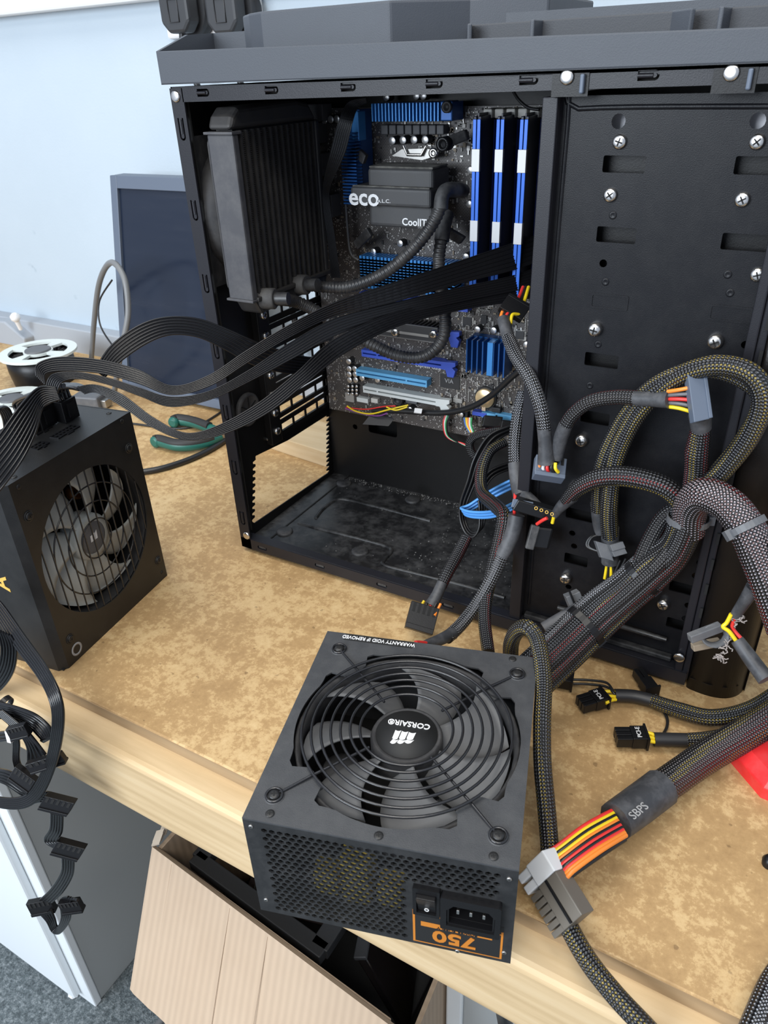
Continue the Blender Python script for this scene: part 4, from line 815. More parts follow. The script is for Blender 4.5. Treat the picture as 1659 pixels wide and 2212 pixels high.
# processor socket clamp
xa, za = M_(848, 322, 0.386); xb, zb2 = M_(948, 338, 0.386)
b = MB(); b.plate([(xa, zb2), (xa+0.010, za), (xb-0.012, za+0.001), (xb, zb2+0.004), (xb-0.004, zb2), (xb-0.016, zb2-0.003)], [], (0, 0.386, 0), (1, 0, 0), (0, 0, 1), 0.0015); cl = b.build('socket_clamp', 'steel_dull', mb)
xc, zc2 = M_(900, 326, 0.3845); b = MB(); b.tube([(xc-0.012, 0.383, zc2+0.004), (xc-0.008, 0.382, zc2-0.003), (xc+0.006, 0.382, zc2-0.003), (xc+0.010, 0.383, zc2+0.004)], 0.0013, 8); b.build('clamp_wire', 'steel', cl)
xc, zc2 = M_(936, 331, 0.384); b = MB(); b.lathe([(0.0042, 0), (0.0042, 0.002), (0.0018, 0.002), (0.0015, 0.0)], (xc, 0.385, zc2), (0, -1, 0), 16); b.build('clamp_screw', 'steel', cl)
# memory sockets with cream latches
ram_x = []
for k, (pt, pb) in enumerate((((1038, 250), (1035, 560)), ((1089, 250), (1079, 552)), ((1140, 250), (1128, 552)))):
    ram_x.append((AY(*pt, 0.366), AY(*pb, 0.366)))
for k in range(6):
    xk = ram_x[0][0].x+0.0098*k*(ram_x[2][0].x-ram_x[0][0].x)/(0.0098*4)
    b = MB(); b.box((xk-0.0032, YM-0.012, 0.258), (xk+0.0032, YM, 0.396)); b.build('memory_socket', 'slot_blue' if k % 2 == 0 else 'slot_dark', mb)
    b = MB(); b.box((xk-0.0038, YM-0.020, 0.3975), (xk+0.0038, YM, 0.4042)); lt = b.build('latch', 'clip_cream', mb, bevel=0.001)
# memory modules: things of their own
for k, (a, e) in enumerate(ram_x):
    lab = ('blue memory module nearest the processor cooler', 'blue memory module in the middle of the three', 'blue memory module nearest the drive bay')[k]
    xk = a.x; t = thing('memory_module', lab, 'memory module', (xk, YM-0.012, 0.262), 0, 'memory modules in the motherboard')
    zt, zb = a.z, 0.262
    b = MB(); b.box((xk-0.0006, 0.362, zb), (xk+0.0006, YM-0.003, zt+0.002)); b.build('card', 'ram_dark', t)
    for s_ in (-1, 1):
        b = MB(); b.box((min(xk+s_*0.0008, xk+s_*0.0032), 0.360, zb), (max(xk+s_*0.0008, xk+s_*0.0032), YM-0.0125, zt)); b.build('heat_spreader', 'ram_dark', t, bevel=0.0004)
        b = MB(); b.box((min(xk+s_*0.0003, xk+s_*0.0033), 0.3587, zb), (max(xk+s_*0.0003, xk+s_*0.0033), 0.3600, zt-0.002)); b.build('top_edge', 'ram_blue', t, bevel=0.0003)
    for zc in (0.3683, 0.3135):
        b = MB(); b.box((xk-0.0036, 0.3578, zc-0.0085), (xk+0.0036, 0.3612, zc+0.0085)); b.build('spring_clip', 'clip_silver', t, bevel=0.0003)
# pin-fin heatsink
x0, zt = M_(777, 553, 0.378); x1, zb = M_(985, 640, 0.378)
b = MB(); b.box((x0, 0.392, zb), (x1, YM-0.003, zt)); hs3 = b.build('heatsink', 'heatsink_blue', mb)
b = MB(); nx, nz = 26, 11
for i in range(nx):
    for j in range(nz):
        x = x0+(x1-x0)*(i+0.5)/nx; z = zb+(zt-zb)*(j+0.5)/nz; b.box((x-0.0012, 0.376, z-0.0022), (x+0.0012, 0.393, z+0.0022))
b.build('pin_fins', 'heatsink_light', hs3, kind='stuff')
# black finned plate below it
x0, zt = M_(815, 690, 0.374); x1, zb = M_(948, 762, 0.374)
b = MB(); b.box((x0-0.03, 0.372, zb+0.010), (x1, 0.3745, zt)); bp = b.build('black_heatsink', 'chip', mb, bevel=0.0008)
for k in range(22):
    x = x0-0.028+(x1-x0+0.027)*k/21; b = MB(); b.box((x-0.0006, 0.3745, zb+0.011), (x+0.0006, YM-0.004, zt-0.001)); b.build('fin', 'chip', bp)
b = MB(); b.box((x0-0.015, 0.3716, zb+0.0145), (x1-0.010, 0.372, zb+0.0170)); b.build('silver_line', 'steel_dull', bp)
child('screw', SCREW, bp, facing_y((x0+0.022, 0.3715, zb+0.0158)), False); child('screw', SCREW, bp, facing_y((x1-0.004, 0.3715, zt-0.006)), False)
b = MB(); b.box((x0-0.03, 0.3712, zb+0.010), (x1, 0.3722, zb+0.0108)); b.build('bright_edge', 'steel', bp)
# slots
def slot(pl, pr, mat, h=0.011, hz=0.0037, latch=False, split=0.72, tall=0.0):
    a = AY(*pl, YM-h); e = AY(*pr, YM-h); z = a.z*0.5+e.z*0.5
    bb = MB(); bb.plate(rect(a.x, z-hz, e.x, z+hz), [rect(a.x+0.0015, z-0.0008, a.x+(e.x-a.x)*split-0.001, z+0.0008), rect(a.x+(e.x-a.x)*split+0.001, z-0.0008, e.x-0.0015, z+0.0008)], (0, YM-0.0005, 0), (1, 0, 0), (0, 0, 1), h-0.0005); o = bb.build('expansion_slot', mat, mb)
    bb = MB(); bb.box((a.x+0.001, YM-h*0.45, z-0.0009), (e.x-0.001, YM-h*0.4, z+0.0009)); bb.build('slot_contacts', 'slot_dark', o)
    if latch:
        bb = MB(); bb.prism([(e.x-0.002, YM-h-0.001, z+0.004), (e.x+0.014, YM-h-0.001, z+0.005), (e.x+0.014, YM-h-0.001, z+0.001), (e.x+0.0105, YM-h-0.001, z-0.001), (e.x+0.014, YM-h-0.001, z-0.004), (e.x+0.012, YM-h-0.001, z-0.011), (e.x+0.005, YM-h-0.001, z-0.011), (e.x+0.003, YM-h-0.001, z-0.004), (e.x-0.002, YM-h-0.001, z-0.004)], (0, h*0.6, 0)); bb.build('retainer', mat, o, bevel=0.0005)
slot((769, 803), (922, 831), 'slot_lightblue'); slot((784, 838), (945, 872), 'slot_white', latch=True, split=0.2); slot((781, 764), (957, 788), 'slot_blue', latch=True, split=0.2)
slot((776, 634), (1010, 672), 'slot_blue', split=0.2); slot((800, 705), (965, 722), 'slot_blue', latch=True, split=0.2, h=0.010)
# southbridge heatsink with broad fins
x0, zt = M_(1008, 732, 0.376); x1, zb = M_(1088, 815, 0.376)
b = MB(); b.box((x0, 0.388, zb), (x1, YM-0.003, zt)); hs4 = b.build('heatsink', 'heatsink_blue', mb)
for k, wd in enumerate((0.0006, 0.0006, 0.0006, 0.0006, 0.0052, 0.0006, 0.0006, 0.0006)):
    x = x0+(x1-x0)*(k+0.1)/7.2; b = MB(); b.box((x, 0.374, zb), (x+0.0008+wd, 0.389, zt)); b.build('fin', 'heatsink_light' if k == 4 else 'heatsink_blue', hs4)
# battery
x, z = M_(1046, 862, 0.394); b = MB(); b.lathe([(0.0118, 0), (0.0118, 0.003)], (x, YM, z), (0, -1, 0), 28); bh = b.build('battery_holder', 'slot_dark', mb)
b = MB(); b.lathe([(0.0100, 0), (0.0100, 0.0025), (0.0094, 0.0031), (0, 0.0031)], (x, YM-0.003, z), (0, -1, 0), 28); b.build('coin_battery', 'battery', bh)
b = MB(); b.box((x-0.002, YM-0.007, z-0.0125), (x+0.002, YM-0.003, z-0.0085)); b.build('battery_clip', 'steel', bh)
# chips
for px0_, py0_, px1_, py1_ in ((952, 806, 994, 842), (1001, 683, 1020, 703), (1115, 713, 1133, 733), (1040, 680, 1052, 700), (860, 762, 870, 772), (1000, 228, 1010, 242), (1055, 832, 1066, 846), (1090, 690, 1103, 700), (1130, 842, 1140, 862), (1070, 545, 1080, 553)):
    xa, za = M_(px0_, py0_); xb, zb2 = M_(px1_, py1_); b = MB(); onboard(b, xa, za, xb, zb2, 0.0018); ch = b.build('chip', 'chip', mb, bevel=0.0003)
    if px1_-px0_ > 15:
        b = MB(); nn = 10
        for i in range(nn):
            f = (i+0.5)/nn; xx = min(xa, xb)+abs(xb-xa)*f; zz = min(za, zb2)+abs(za-zb2)*f
            b.box((xx-0.0003, YM-0.0008, min(za, zb2)-0.001), (xx+0.0003, YM-0.0002, max(za, zb2)+0.001)); b.box((min(xa, xb)-0.001, YM-0.0008, zz-0.0003), (max(xa, xb)+0.001, YM-0.0002, zz+0.0003))
        b.build('chip_legs', 'component_grey', ch, kind='stuff')
x, z = M_(1067, 868); 
text('ce_mark', 'CE', 0.0085, 'grey_print', mb, facing_y((x, YM-0.0002, z)), False); x, z = M_(972, 822); text('chip_mark', 'VIA', 0.0065, 'grey_print', mb, facing_y((x, YM-0.0021, z)), False)
x, z = M_(925, 788, YM); text('board_words', 'Express Gate', 0.0055, 'white_print', mb, facing_y((x, YM-0.0002, z-0.002)), False)
# light grey headers, audio parts along the bottom
for px0_, py0_, px1_, py1_, mat, h in ((770, 858, 795, 872, 'slot_white', 0.006), (801, 860, 816, 872, 'clip_cream', 0.006), (745, 848, 765, 870, 'component_grey', 0.004), (1020, 888, 1050, 902, 'slot_blue', 0.008), (1040, 890, 1075, 908, 'slot_lightblue', 0.007), (1070, 893, 1115, 915, 'slot_lightblue', 0.007), (995, 886, 1010, 905, 'slot_dark', 0.006), (1062, 880, 1080, 893, 'chip', 0.006), (876, 862, 900, 874, 'grey_plastic', 0.005), (978, 860, 998, 872, 'component_grey', 0.003)):
    xa, za = M_(px0_, py0_, YM-h); xb, zb2 = M_(px1_, py1_, YM-h); b = MB(); onboard(b, xa, za, xb, zb2, h); b.build('header', mat, mb, bevel=0.0004)
x, z = M_(858, 866, 0.392); b = MB(); b.lathe([(0.006, 0), (0.006, 0.008), (0.004, 0.008), (0.004, 0.006), (0, 0.006)], (x, YM, z), (0, -1, 0), 18); b.build('buzzer', 'chip', mb)
# port blocks at the top left
for px0_, py0_, px1_, py1_ in ((660, 225, 700, 262), (665, 265, 690, 310), (668, 330, 700, 380), (700, 420, 720, 470)):
    xa, za = M_(px0_, py0_, 0.385); xb, zb2 = M_(px1_, py1_, 0.385); b = MB(); onboard(b, xa, za, xb, zb2, 0.016); b.build('port_block', 'choke', mb, bevel=0.001)
# tiny surface parts: too small to pick apart
rn = random.Random(11); cols = {'component_grey': MB(), 'component_tan': MB(), 'chip': MB(), 'steel_dull': MB()}
boxes = [((-0.455, 0.105), (-0.205, 0.404), 900), ((-0.31, 0.105), (-0.205, 0.26), 500), ((-0.33, 0.37), (-0.205, 0.404), 300)]
for (xa, za), (xb, zb2), n_ in boxes:
    for i in range(n_):
        x = rn.uniform(xa, xb); z = rn.uniform(za, zb2); w_ = rn.choice((0.0006, 0.0009, 0.0014)); h_ = rn.choice((0.0005, 0.0008, 0.0018)); m_ = rn.choice(('component_grey', 'component_grey', 'component_tan', 'chip', 'steel_dull'))
        cols[m_].box((x-w_, YM-0.0012, z-h_), (x+w_, YM-0.0001, z+h_))
for i in range(110):                                                   # rows of small pads
    x = rn.uniform(-0.30, -0.21); z = rn.uniform(0.11, 0.25); n_ = rn.randint(4, 9); hor = rn.random() < .5
    for k in range(n_): cols['component_grey'].box((x+(0.0016*k if hor else 0)-0.0005, YM-0.0012, z+(0 if hor else 0.0016*k)-0.0005), (x+(0.0016*k if hor else 0)+0.0005, YM-0.0001, z+(0 if hor else 0.0016*k)+0.0005))
for m_, bm_ in cols.items(): bm_.build('surface_parts', m_, mb, kind='stuff')

# ================================================================== LIQUID COOLER
lc = thing('liquid_cooler', 'black liquid cooler with finned radiator, corrugated hoses and pump block', 'cooler', (-0.43, 0.3, 0.26))
Yp = 0.352
def Q(px, py, Y=Yp): q = AY(px, py, Y); return q.x, q.z
xa, za = Q(792, 362); xb, zb2 = Q(935, 498)
b = MB(); b.box((xa, Yp, zb2), (xb, 0.386, za)); pump = b.build('pump_block', 'pump_plastic', lc, bevel=0.0035, seg=3)
b = MB(); b.box((xa+0.001, Yp+0.002, za-0.0005), (xb-0.001, 0.384, za+0.0012)); b.build('dusty_top', 'pump_dusty', pump, bevel=0.0008)
xe, ze = Q(755, 402, Yp-0.007); xf, zf = Q(930, 452, Yp-0.007)
b = MB(); b.box((xe, Yp-0.007, zf), (xf, 0.380, ze)); band = b.build('name_band', 'pump_plastic', pump, bevel=0.003, seg=3)
b = MB(); b.box((xe+0.002, Yp-0.005, ze-0.0004), (xf-0.002, Yp-0.0002, ze+0.0006)); b.build('band_dust', 'pump_dusty', pump)
x, z = Q(786, 430, Yp-0.0072); text('band_words', 'eco', 0.0200, 'white_print', band, facing_y((x, Yp-0.0072, z+0.001)), False, sx=1.08, bold=0.0004)
x, z = Q(829, 432, Yp-0.0072); text('band_small_words', 'A.L.C.', 0.0042, 'white_print', band, facing_y((x, Yp-0.0072, z-0.001)), False, sx=1.3)
x, z = Q(895, 481, Yp-0.0002); text('maker_words', 'CoolIT', 0.0085, 'white_print', pump, facing_y((x, Yp-0.0002, z)), False, bold=0.00015)
x, z = Q(912, 492, Yp-0.0002); text('maker_small_words', 'SYSTEMS', 0.0022, 'grey_print', pump, facing_y((x, Yp-0.0002, z)), False)
# mounting arms
for pts in (((955, 312), (1010, 290)), ((950, 490), (1000, 520)), ((790, 345), (740, 300)), ((800, 500), (770, 530))):
    p, q = AY(*pts[0], 0.372), AY(*pts[1], 0.385); b = MB(); d = (q-p); pd = Vector((-d.z, 0, d.x)).normalized(); b.obox((p+q)/2, d/2, pd*0.0042, (0, 0.003, 0)); b.build('mount_arm', 'dusty_plastic', lc, bevel=0.001)
p = AY(955, 312, 0.366); b = MB(); b.lathe([(0.0058, 0), (0.0058, 0.012), (0.003, 0.012), (0.003, 0.005), (0, 0.005)], p+Vector((0, 0.012, 0)), (0, -1, 0), 16); b.build('mount_post', 'black_plastic', lc)
# radiator body
X1, X2, Yn, Yr, Zb, Zt = -0.443, -0.417, 0.2375, 0.357, 0.268, 0.399
b = MB(); b.box((X1, Yn, Zb), (X2, Yn+0.0075, Zt-0.003)); b.build('radiator_side', 'radiator_side', lc, bevel=0.0015)
b = MB(); b.box((X1, Yr-0.006, Zb), (X2, Yr, Zt)); b.build('radiator_side', 'radiator_black', lc, bevel=0.0015)
b = MB(); b.box((X1+0.004, Yn+0.0075, Zb), (X2-0.006, Yr-0.006, Zt)); core = b.build('radiator_core', 'fin_dark', lc)
for k in range(14):
    y = Yn+0.0115+k*(Yr-Yn-0.020)/13; b = MB(); b.box((X2-0.007, y-0.0009, Zb+0.001), (X2-0.0006, y+0.0009, Zt-0.001)); b.build('tube_bar', 'radiator_black', core)
b = MB(); nz = 92
for k in range(13):
    y0_ = Yn+0.0125+k*(Yr-Yn-0.020)/13; y1_ = y0_+(Yr-Yn-0.020)/13-0.002
    for j in range(nz):
        z = Zb+0.001+(Zt-Zb-0.003)*j/nz; b.add([(X2-0.003, y0_, z), (X2-0.0016, (y0_+y1_)/2, z+0.0003), (X2-0.003, y1_, z), (X2-0.003, y1_, z+0.0004), (X2-0.0016, (y0_+y1_)/2, z+0.0007), (X2-0.003, y0_, z+0.0004)], [(0, 1, 4, 5), (1, 2, 3, 4)])
b.build('fin_rows', 'fin_edge', core, kind='stuff')
# tanks
def tank(z0, z1, name):
    bb = MB(); pts = []
    n = 8
    prof_ = [(Yn-0.001, z0), (Yn+0.004, z0+(z1-z0)*0.6), (Yn+0.012, z1), (Yr-0.030, z1+(z1-z0)*0.12), (Yr-0.012, z1*0.5+z0*0.5+(z1-z0)*0.4), (Yr, z0)]
    bb.prism([(X1+0.001, y, z) for y, z in prof_], (X2-X1-0.002, 0, 0)); bb.build(name, 'radiator_black', lc, bevel=0.004, seg=3)
tank(Zt, Zt+0.0150, 'top_tank')
bb = MB(); bb.prism([(X1+0.001, y, z) for y, z in ((Yn+0.004, Zb), (Yr, Zb), (Yr-0.006, Zb-0.012), (Yn+0.012, Zb-0.014))], (X2-X1-0.002, 0, 0)); bb.build('bottom_tank', 'radiator_black', lc, bevel=0.003)
b = MB(); b.box((X1-0.002, Yn-0.0015, Zt-0.0032), (X2+0.001, Yn+0.010, Zt-0.0012)); b.build('crimp_plate', 'radiator_side', lc, bevel=0.0004)
b = MB(); b.box((X1-0.002, Yn-0.0015, Zb-0.001), (X2+0.001, Yn+0.010, Zb+0.001)); b.build('crimp_plate', 'radiator_side', lc, bevel=0.0004)
b = MB(); b.box((X2-0.002, Yn+0.005, Zb-0.0015), (X2+0.0022, Yr, Zb+0.0025)); b.build('lower_lip', 'radiator_black', lc, bevel=0.001)
# fittings and hoses
def fitting(p, d, mat='grommet'):
    d = Vector(d).normalized(); bb = MB(); bb.lathe([(0.0085, 0), (0.0090, 0.004), (0.0090, 0.016), (0.0078, 0.017)], p, d, 20); o = bb.build('hose_fitting', mat, lc)
    bb = MB(); bb.lathe([(0.0056, 0), (0.0056, 0.012)], Vector(p)+d*0.017, d, 16); bb.build('hose_clamp', 'hose', o)
p1 = AX(556, 645, -0.425); p2 = AX(632, 615, -0.425)
def hose(pts, r=0.0058):
    P = smooth_path(pts, 14); Lt = sum((P[i+1]-P[i]).length for i in range(len(P)-1)); pitch = 0.0036
    n_ = int(Lt/pitch*6); D = [0]
    for i in range(len(P)-1): D.append(D[-1]+(P[i+1]-P[i]).length)
    out = []; j = 0
    for k in range(n_+1):
        s_ = Lt*k/n_
        while j < len(D)-2 and D[j+1] < s_: j += 1
        t = (s_-D[j])/max(D[j+1]-D[j], 1e-9); out.append(P[j].lerp(P[j+1], t))
    R = [r*(1.0-0.13*(0.5+0.5*math.cos(2*math.pi*k/6))) for k in range(n_+1)]
    bb = MB(); bb.tube(out, R, 14); return bb.build('corrugated_hose', 'hose', lc)
q1 = AX(592, 645, -0.410); q2 = AX(664, 615, -0.408)
fitting(p1, q1-p1); fitting(p2, q2-p2)
hose([q2, AY(700, 620, 0.318), AY(760, 618, 0.322), AY(830, 590, 0.326), AY(890, 540, 0.33), AY(930, 490, 0.334), AY(950, 450, 0.337), AY(955, 425, 0.340)], 0.0056)
hose([q1, AY(640, 652, 0.300), AY(690, 676, 0.310), AY(740, 708, 0.318), AY(800, 742, 0.326), AY(860, 768, 0.33), AY(915, 770, 0.333), AY(953, 738, 0.336), AY(962, 690, 0.34), AY(952, 620, 0.345), AY(948, 560, 0.35), AY(955, 510, 0.358)], 0.0058)
e1 = AY(955, 425, 0.340); b = MB(); b.tube(smooth_path([AY(952, 452, 0.337), e1, AY(965, 411, 0.346), AY(990, 410, 0.360), AY(1000, 412, 0.375)], 8), 0.0060, 14); b.build('hose_elbow', 'dusty_plastic', lc)
b = MB(); b.tube(smooth_path([AY(954, 520, 0.357), AY(958, 490, 0.362), AY(965, 460, 0.37)], 6), 0.0066, 14); b.build('hose_elbow', 'dusty_plastic', lc)
# fan between radiator and rear panel
cf = thing('case_fan', 'dark case fan behind the radiator at the rear panel', 'fan', (-0.456, 0.297, 0.27))
b = MB(); b.plate(rrect(Yn+0.001, 0.274, Yn+0.118, 0.394, 0.006), [circ(0.297, 0.334, 0.0565, 40)], (-0.4445, 0, 0), (0, 1, 0), (0, 0, 1), 0.0012); b.plate(rrect(Yn+0.001, 0.274, Yn+0.118, 0.394, 0.006), [circ(0.297, 0.334, 0.0565, 40)], (-0.4675, 0, 0), (0, 1, 0), (0, 0, 1), 0.003)
b.lathe([(0.0575, 0), (0.0575, 0.022), (0.0560, 0.022), (0.0560, 0)], (-0.467, 0.297, 0.334), (1, 0, 0), 40, caps=False); b.build('frame', 'fan_dark', cf)
b = MB(); b.lathe([(0.020, 0), (0.020, 0.018)], (-0.465, 0.297, 0.334), (1, 0, 0), 24); b.build('hub', 'black_plastic', cf)
for k in range(7):
    b = MB(); blade(b, 0, 0, 0, 0.019, 0.054, math.radians(20+360/7*k), 0.3, 0.6, 0.6, 0.014); b.v = [Vector((-0.456+p.z, 0.297+p.x, 0.334+p.y)) for p in b.v]; b.build('blade', 'fan_dark', cf)
# ================================================================== CABLES
def VX(dx, dy, d): return (_r*dx-_u*dy)*(d/FPX)
def K(px, py, y=None, z=None, d=None): return AY(px, py, y) if y is not None else AZ(px, py, z) if z is not None else AD(px, py, d)
def depth(p): return (p-CAM).dot(_f)
def ibox(bm, c, e1, e2, th, tilt=0.0, tilt1=0.0):
    """box centred at world point c, half sides given as picture vectors at that distance, half thickness th"""
    d = depth(c); a1 = VX(*e1, d); a2 = VX(*e2, d); a1 = a1+_f*tilt1*a1.length; a2 = a2+_f*tilt*a2.length; n = a1.cross(a2).normalized()*th
    bm.obox(c, a1, a2, n); return a1, a2, n
def newcable(label, cat, pts, group=None, name='power_cable'):
    base = min(pts, key=lambda p: p.z); return thing(name, label, cat, base, 0, group)
def sleeve(t, pts, r, mat, per=9, n=14, name='braided_sleeve', flat=1.0, up=None):
    P = smooth_path(pts, per); R = lerp_list(r, per) if isinstance(r, list) else r
    b = MB(); b.tube(P, R, n, flat, up=up); return b.build(name, mat, t)
def shrink(t, pts, r, mat='shrink_tube'): return sleeve(t, pts, r, mat, 5, 14, 'heat_shrink')
def wire(t, pts, col, r=0.0009): return sleeve(t, pts, r, 'wire_'+col, 6, 8, 'wire')
def sata(t, c, e1, e2, th=0.0028, mat='black_plastic', lip=True, tilt=0.0):
    b = MB(); a1, a2, n = ibox(b, c, e1, e2, th, tilt); o = b.build('connector', mat, t, bevel=0.0005)
    b = MB(); b.obox(c+a2*1.05, a1*0.98, a2*0.22, n*1.35); b.build('connector_lip', mat, o, bevel=0.0004)
    for k in range(5): b = MB(); b.obox(c-a2*0.55+a1*(k-2)*0.36-n*1.02, a1*0.09, a2*0.38, n*0.12); b.build('wire_slot', 'interior_dark', o)
    return o
def ziptie(parent, c, axis, r, ry=None, mat='black_plastic', head=None, w=0.0022):
    ax = Vector(axis).normalized(); x = ax.orthogonal().normalized()
    x = (_f-ax*_f.dot(ax)).normalized(); y = ax.cross(x); ry = ry or r
    b = MB()
    ring = [c+x*(r*math.cos(2*math.pi*k/28))+y*(ry*math.sin(2*math.pi*k/28)) for k in range(28)]
    ring2 = [c+x*((r+0.0008)*math.cos(2*math.pi*k/28))+y*((ry+0.0008)*math.sin(2*math.pi*k/28)) for k in range(28)]
    vs = [p-ax*w for p in ring2]+[p+ax*w for p in ring2]+[p-ax*w for p in ring]+[p+ax*w for p in ring]; fs = []
    for k in range(28):
        j = (k+1) % 28; fs += [(k, j, 28+j, 28+k), (56+j, 56+k, 84+k, 84+j), (28+k, 28+j, 84+j, 84+k), (j, k, 56+k, 56+j)]
    b.add(vs, fs); hd = c+y*ry*(head or 1)-x*0.001; b.obox(hd, ax*w*1.5, y*0.0022, x*0.0026); return b.build('cable_tie', mat, parent)

# ---- trunk of sleeves leaving the front power supply
trunk = [(1150, 1462, 0.135), (1215, 1402, 0.160), (1290, 1330, 0.190), (1350, 1280, 0.205), (1405, 1232, 0.214), (1455, 1190, 0.217), (1482, 1130, 0.217), (1490, 1080, 0.217)]
def trunk_pts(off, dy, i0=0, i1=8, conv=1.0):
    out = []
    for i in range(i0, i1):
        x, y, yy = trunk[i]; k = 1.0 if i < 3 else (0.85 if i < 5 else 0.6)
        if i < 6: ox, oy = off*0.58*k, off*0.80*k
        else: ox, oy = off*0.95*k, off*0.1*k
        out.append(AY(x+ox, y+oy, yy+dy))
    return out
G = 'sleeved cables of the front power supply'
t_main = newcable('thick bundle of braided cables leaving the front power supply, tied together', 'cable bundle', trunk_pts(0, 0), G, 'cable_bundle')
for off, dy, mat, r in ((-34, 0.003, 'sleeve_grey', 0.0062), (-17, -0.004, 'sleeve_mixed', 0.0064), (2, -0.007, 'sleeve_black', 0.0066), (20, -0.006, 'sleeve_red', 0.0064), (36, -0.001, 'sleeve_mixed', 0.0060), (-6, 0.006, 'sleeve_black', 0.006), (22, 0.006, 'sleeve_red', 0.006)):
    sleeve(t_main, trunk_pts(off, dy), r, mat)
shrink(t_main, [AY(1175, 1358, 0.170), AY(1240, 1320, 0.186), AY(1270, 1303, 0.195)], 0.0050)
ziptie(t_main, AY(1265, 1352, 0.180), AY(1350, 1280, 0.205)-AY(1215, 1402, 0.160), 0.0135, 0.0165, head=-0.95, w=0.0026)
ziptie(t_main, AY(1387, 1248, 0.211), AY(1405, 1232, 0.214)-AY(1350, 1280, 0.205), 0.0115, 0.0145, head=-0.95)
ziptie(t_main, AY(1487, 1122, 0.217), (0, 0.05, 1), 0.0120, 0.0135, mat='grey_plastic', head=-1.1)
# black loop sleeve beside the tie
t = newcable('black braided cable folded into a tight loop beside the bundle tie', 'cable', [AY(1380, 1235, .21)], G)
sleeve(t, [AY(1362, 1268, 0.208), AY(1380, 1222, 0.214), AY(1405, 1165, 0.222), AY(1432, 1120, 0.226), AY(1460, 1100, 0.226), AY(1476, 1118, 0.222), AY(1466, 1160, 0.215), AY(1440, 1200, 0.209), AY(1412, 1230, 0.205)], 0.0058, 'sleeve_black')
# ---- big loop at right, two sleeves
t = newcable('double braided cable making the large loop at the right of the drive bay', 'cable', [AY(1318, 1175, .226)], G)
sleeve(t, [AY(1318, 1160, 0.232), AY(1316, 1090, 0.226), AY(1332, 985, 0.222), AY(1378, 892, 0.218), AY(1452, 822, 0.214), AY(1540, 790, 0.21), AY(1618, 806, 0.208), AY(1648, 862, 0.208), AY(1620, 940, 0.211), AY(1565, 1012, 0.216), AY(1515, 1062, 0.219), AY(1492, 1105, 0.221)], 0.0064, 'sleeve_yellow')
sleeve(t, [AY(1292, 1100, 0.234), AY(1300, 1010, 0.226), AY(1338, 920, 0.222), AY(1395, 848, 0.218), AY(1470, 806, 0.214), AY(1555, 800, 0.214), AY(1632, 838, 0.214), AY(1642, 885, 0.215), AY(1598, 962, 0.219), AY(1540, 1030, 0.224), AY(1500, 1080, 0.227)], 0.0056, 'sleeve_yellow')
shrink(t, [AY(1318, 1140, 0.232), AY(1318, 1215, 0.232)], 0.0066, 'shrink_tube'); shrink(t, [AY(1291, 1085, 0.234), AY(1296, 1130, 0.236), AY(1302, 1150, 0.236)], 0.0056, 'shrink_tube')
for k in range(4): wire(t, [AY(1312+4*k, 1215, 0.231), AY(1306+7*k, 1250, 0.230)], ('yellow', 'black', 'yellow', 'black')[k], 0.0012)
b = MB(); a1, a2, n = ibox(b, AY(1316, 1275, 0.230), (22, -4), (-6, 26), 0.006); o = b.build('connector', 'black_plastic', t, bevel=0.0006)
b = MB(); b.obox(AY(1330, 1278, 0.224), a1*0.28, a2*0.7, n*0.2); b.build('connector_latch', 'grey_plastic', o, bevel=0.0004)
for dx in (0, 12): wire(t, [AY(1340+dx, 1210-dx*0.3, 0.231), AY(1325+dx*0.6, 1245, 0.228)], 'black', 0.0010)
for c_, e1, e2 in (((1304, 1190), (14, 4), (6, 18)), ((1332, 1180), (14, -4), (3, 7)), ((1336, 1193), (14, -4), (3, 6))): b = MB(); ibox(b, AY(*c_, 0.224), e1, e2, 0.003); b.build('connector', 'grey_plastic', t, bevel=0.0004)
for off in (0, 4): wire(t, [AY(1305, 1155, 0.236), AY(1280-off, 1160, 0.232), AY(1272-off, 1180, 0.228), AY(1296, 1192, 0.226)], 'black', 0.0012)
# ---- arch sleeve from bundle to the drive connector
t = newcable('braided cable arching over the drive bay to a black drive plug', 'cable', [AY(1190, 1120, .226)], G)
sleeve(t, [AY(1484, 1105, 0.222), AY(1442, 1056, 0.217), AY(1372, 1032, 0.214), AY(1305, 1030, 0.214), AY(1255, 1050, 0.217), AY(1222, 1082, 0.221)], [0.0068, 0.0072, 0.0072, 0.007, 0.0062, 0.0046], 'sleeve_mixed')
shrink(t, [AY(1236, 1072, 0.220), AY(1212, 1094, 0.222), AY(1194, 1118, 0.225)], [0.0052, 0.0042, 0.0026])
b = MB(); a1, a2, n = ibox(b, AY(1152, 1098, 0.222), (40, 12), (-6, 11), 0.0060, 0.35); o = b.build('drive_plug', 'black_plastic', t, bevel=0.0008)
b = MB(); ibox(b, AY(1128, 1090, 0.216), (22, 4), (-2, 9), 0.0012, 0.2); b.build('drive_plug_face', 'monitor_frame', o, bevel=0.0005)
for k in range(4):
    c_ = AY(1158+11.5*k, 1098+4.2*k, 0.2155); b = MB(); b.tube([c_+(_r*math.cos(2*math.pi*j/14)+_u*math.sin(2*math.pi*j/14))*0.0011 for j in range(14)], 0.0003, 6, closed=True); b.build('pin_hole', 'gold_print', o)
b = MB(); ibox(b, AY(1165, 1160, 0.224), (24, 3), (-5, 24), 0.0045, 0.2); b.build('drive_plug', 'black_plastic', t, bevel=0.002)
b = MB(); ibox(b, AY(1150, 1160, 0.217), (9, 2), (-6, 26), 0.0022, 0.2); b.build('drive_plug_side', 'dusty_plastic', t, bevel=0.0008)
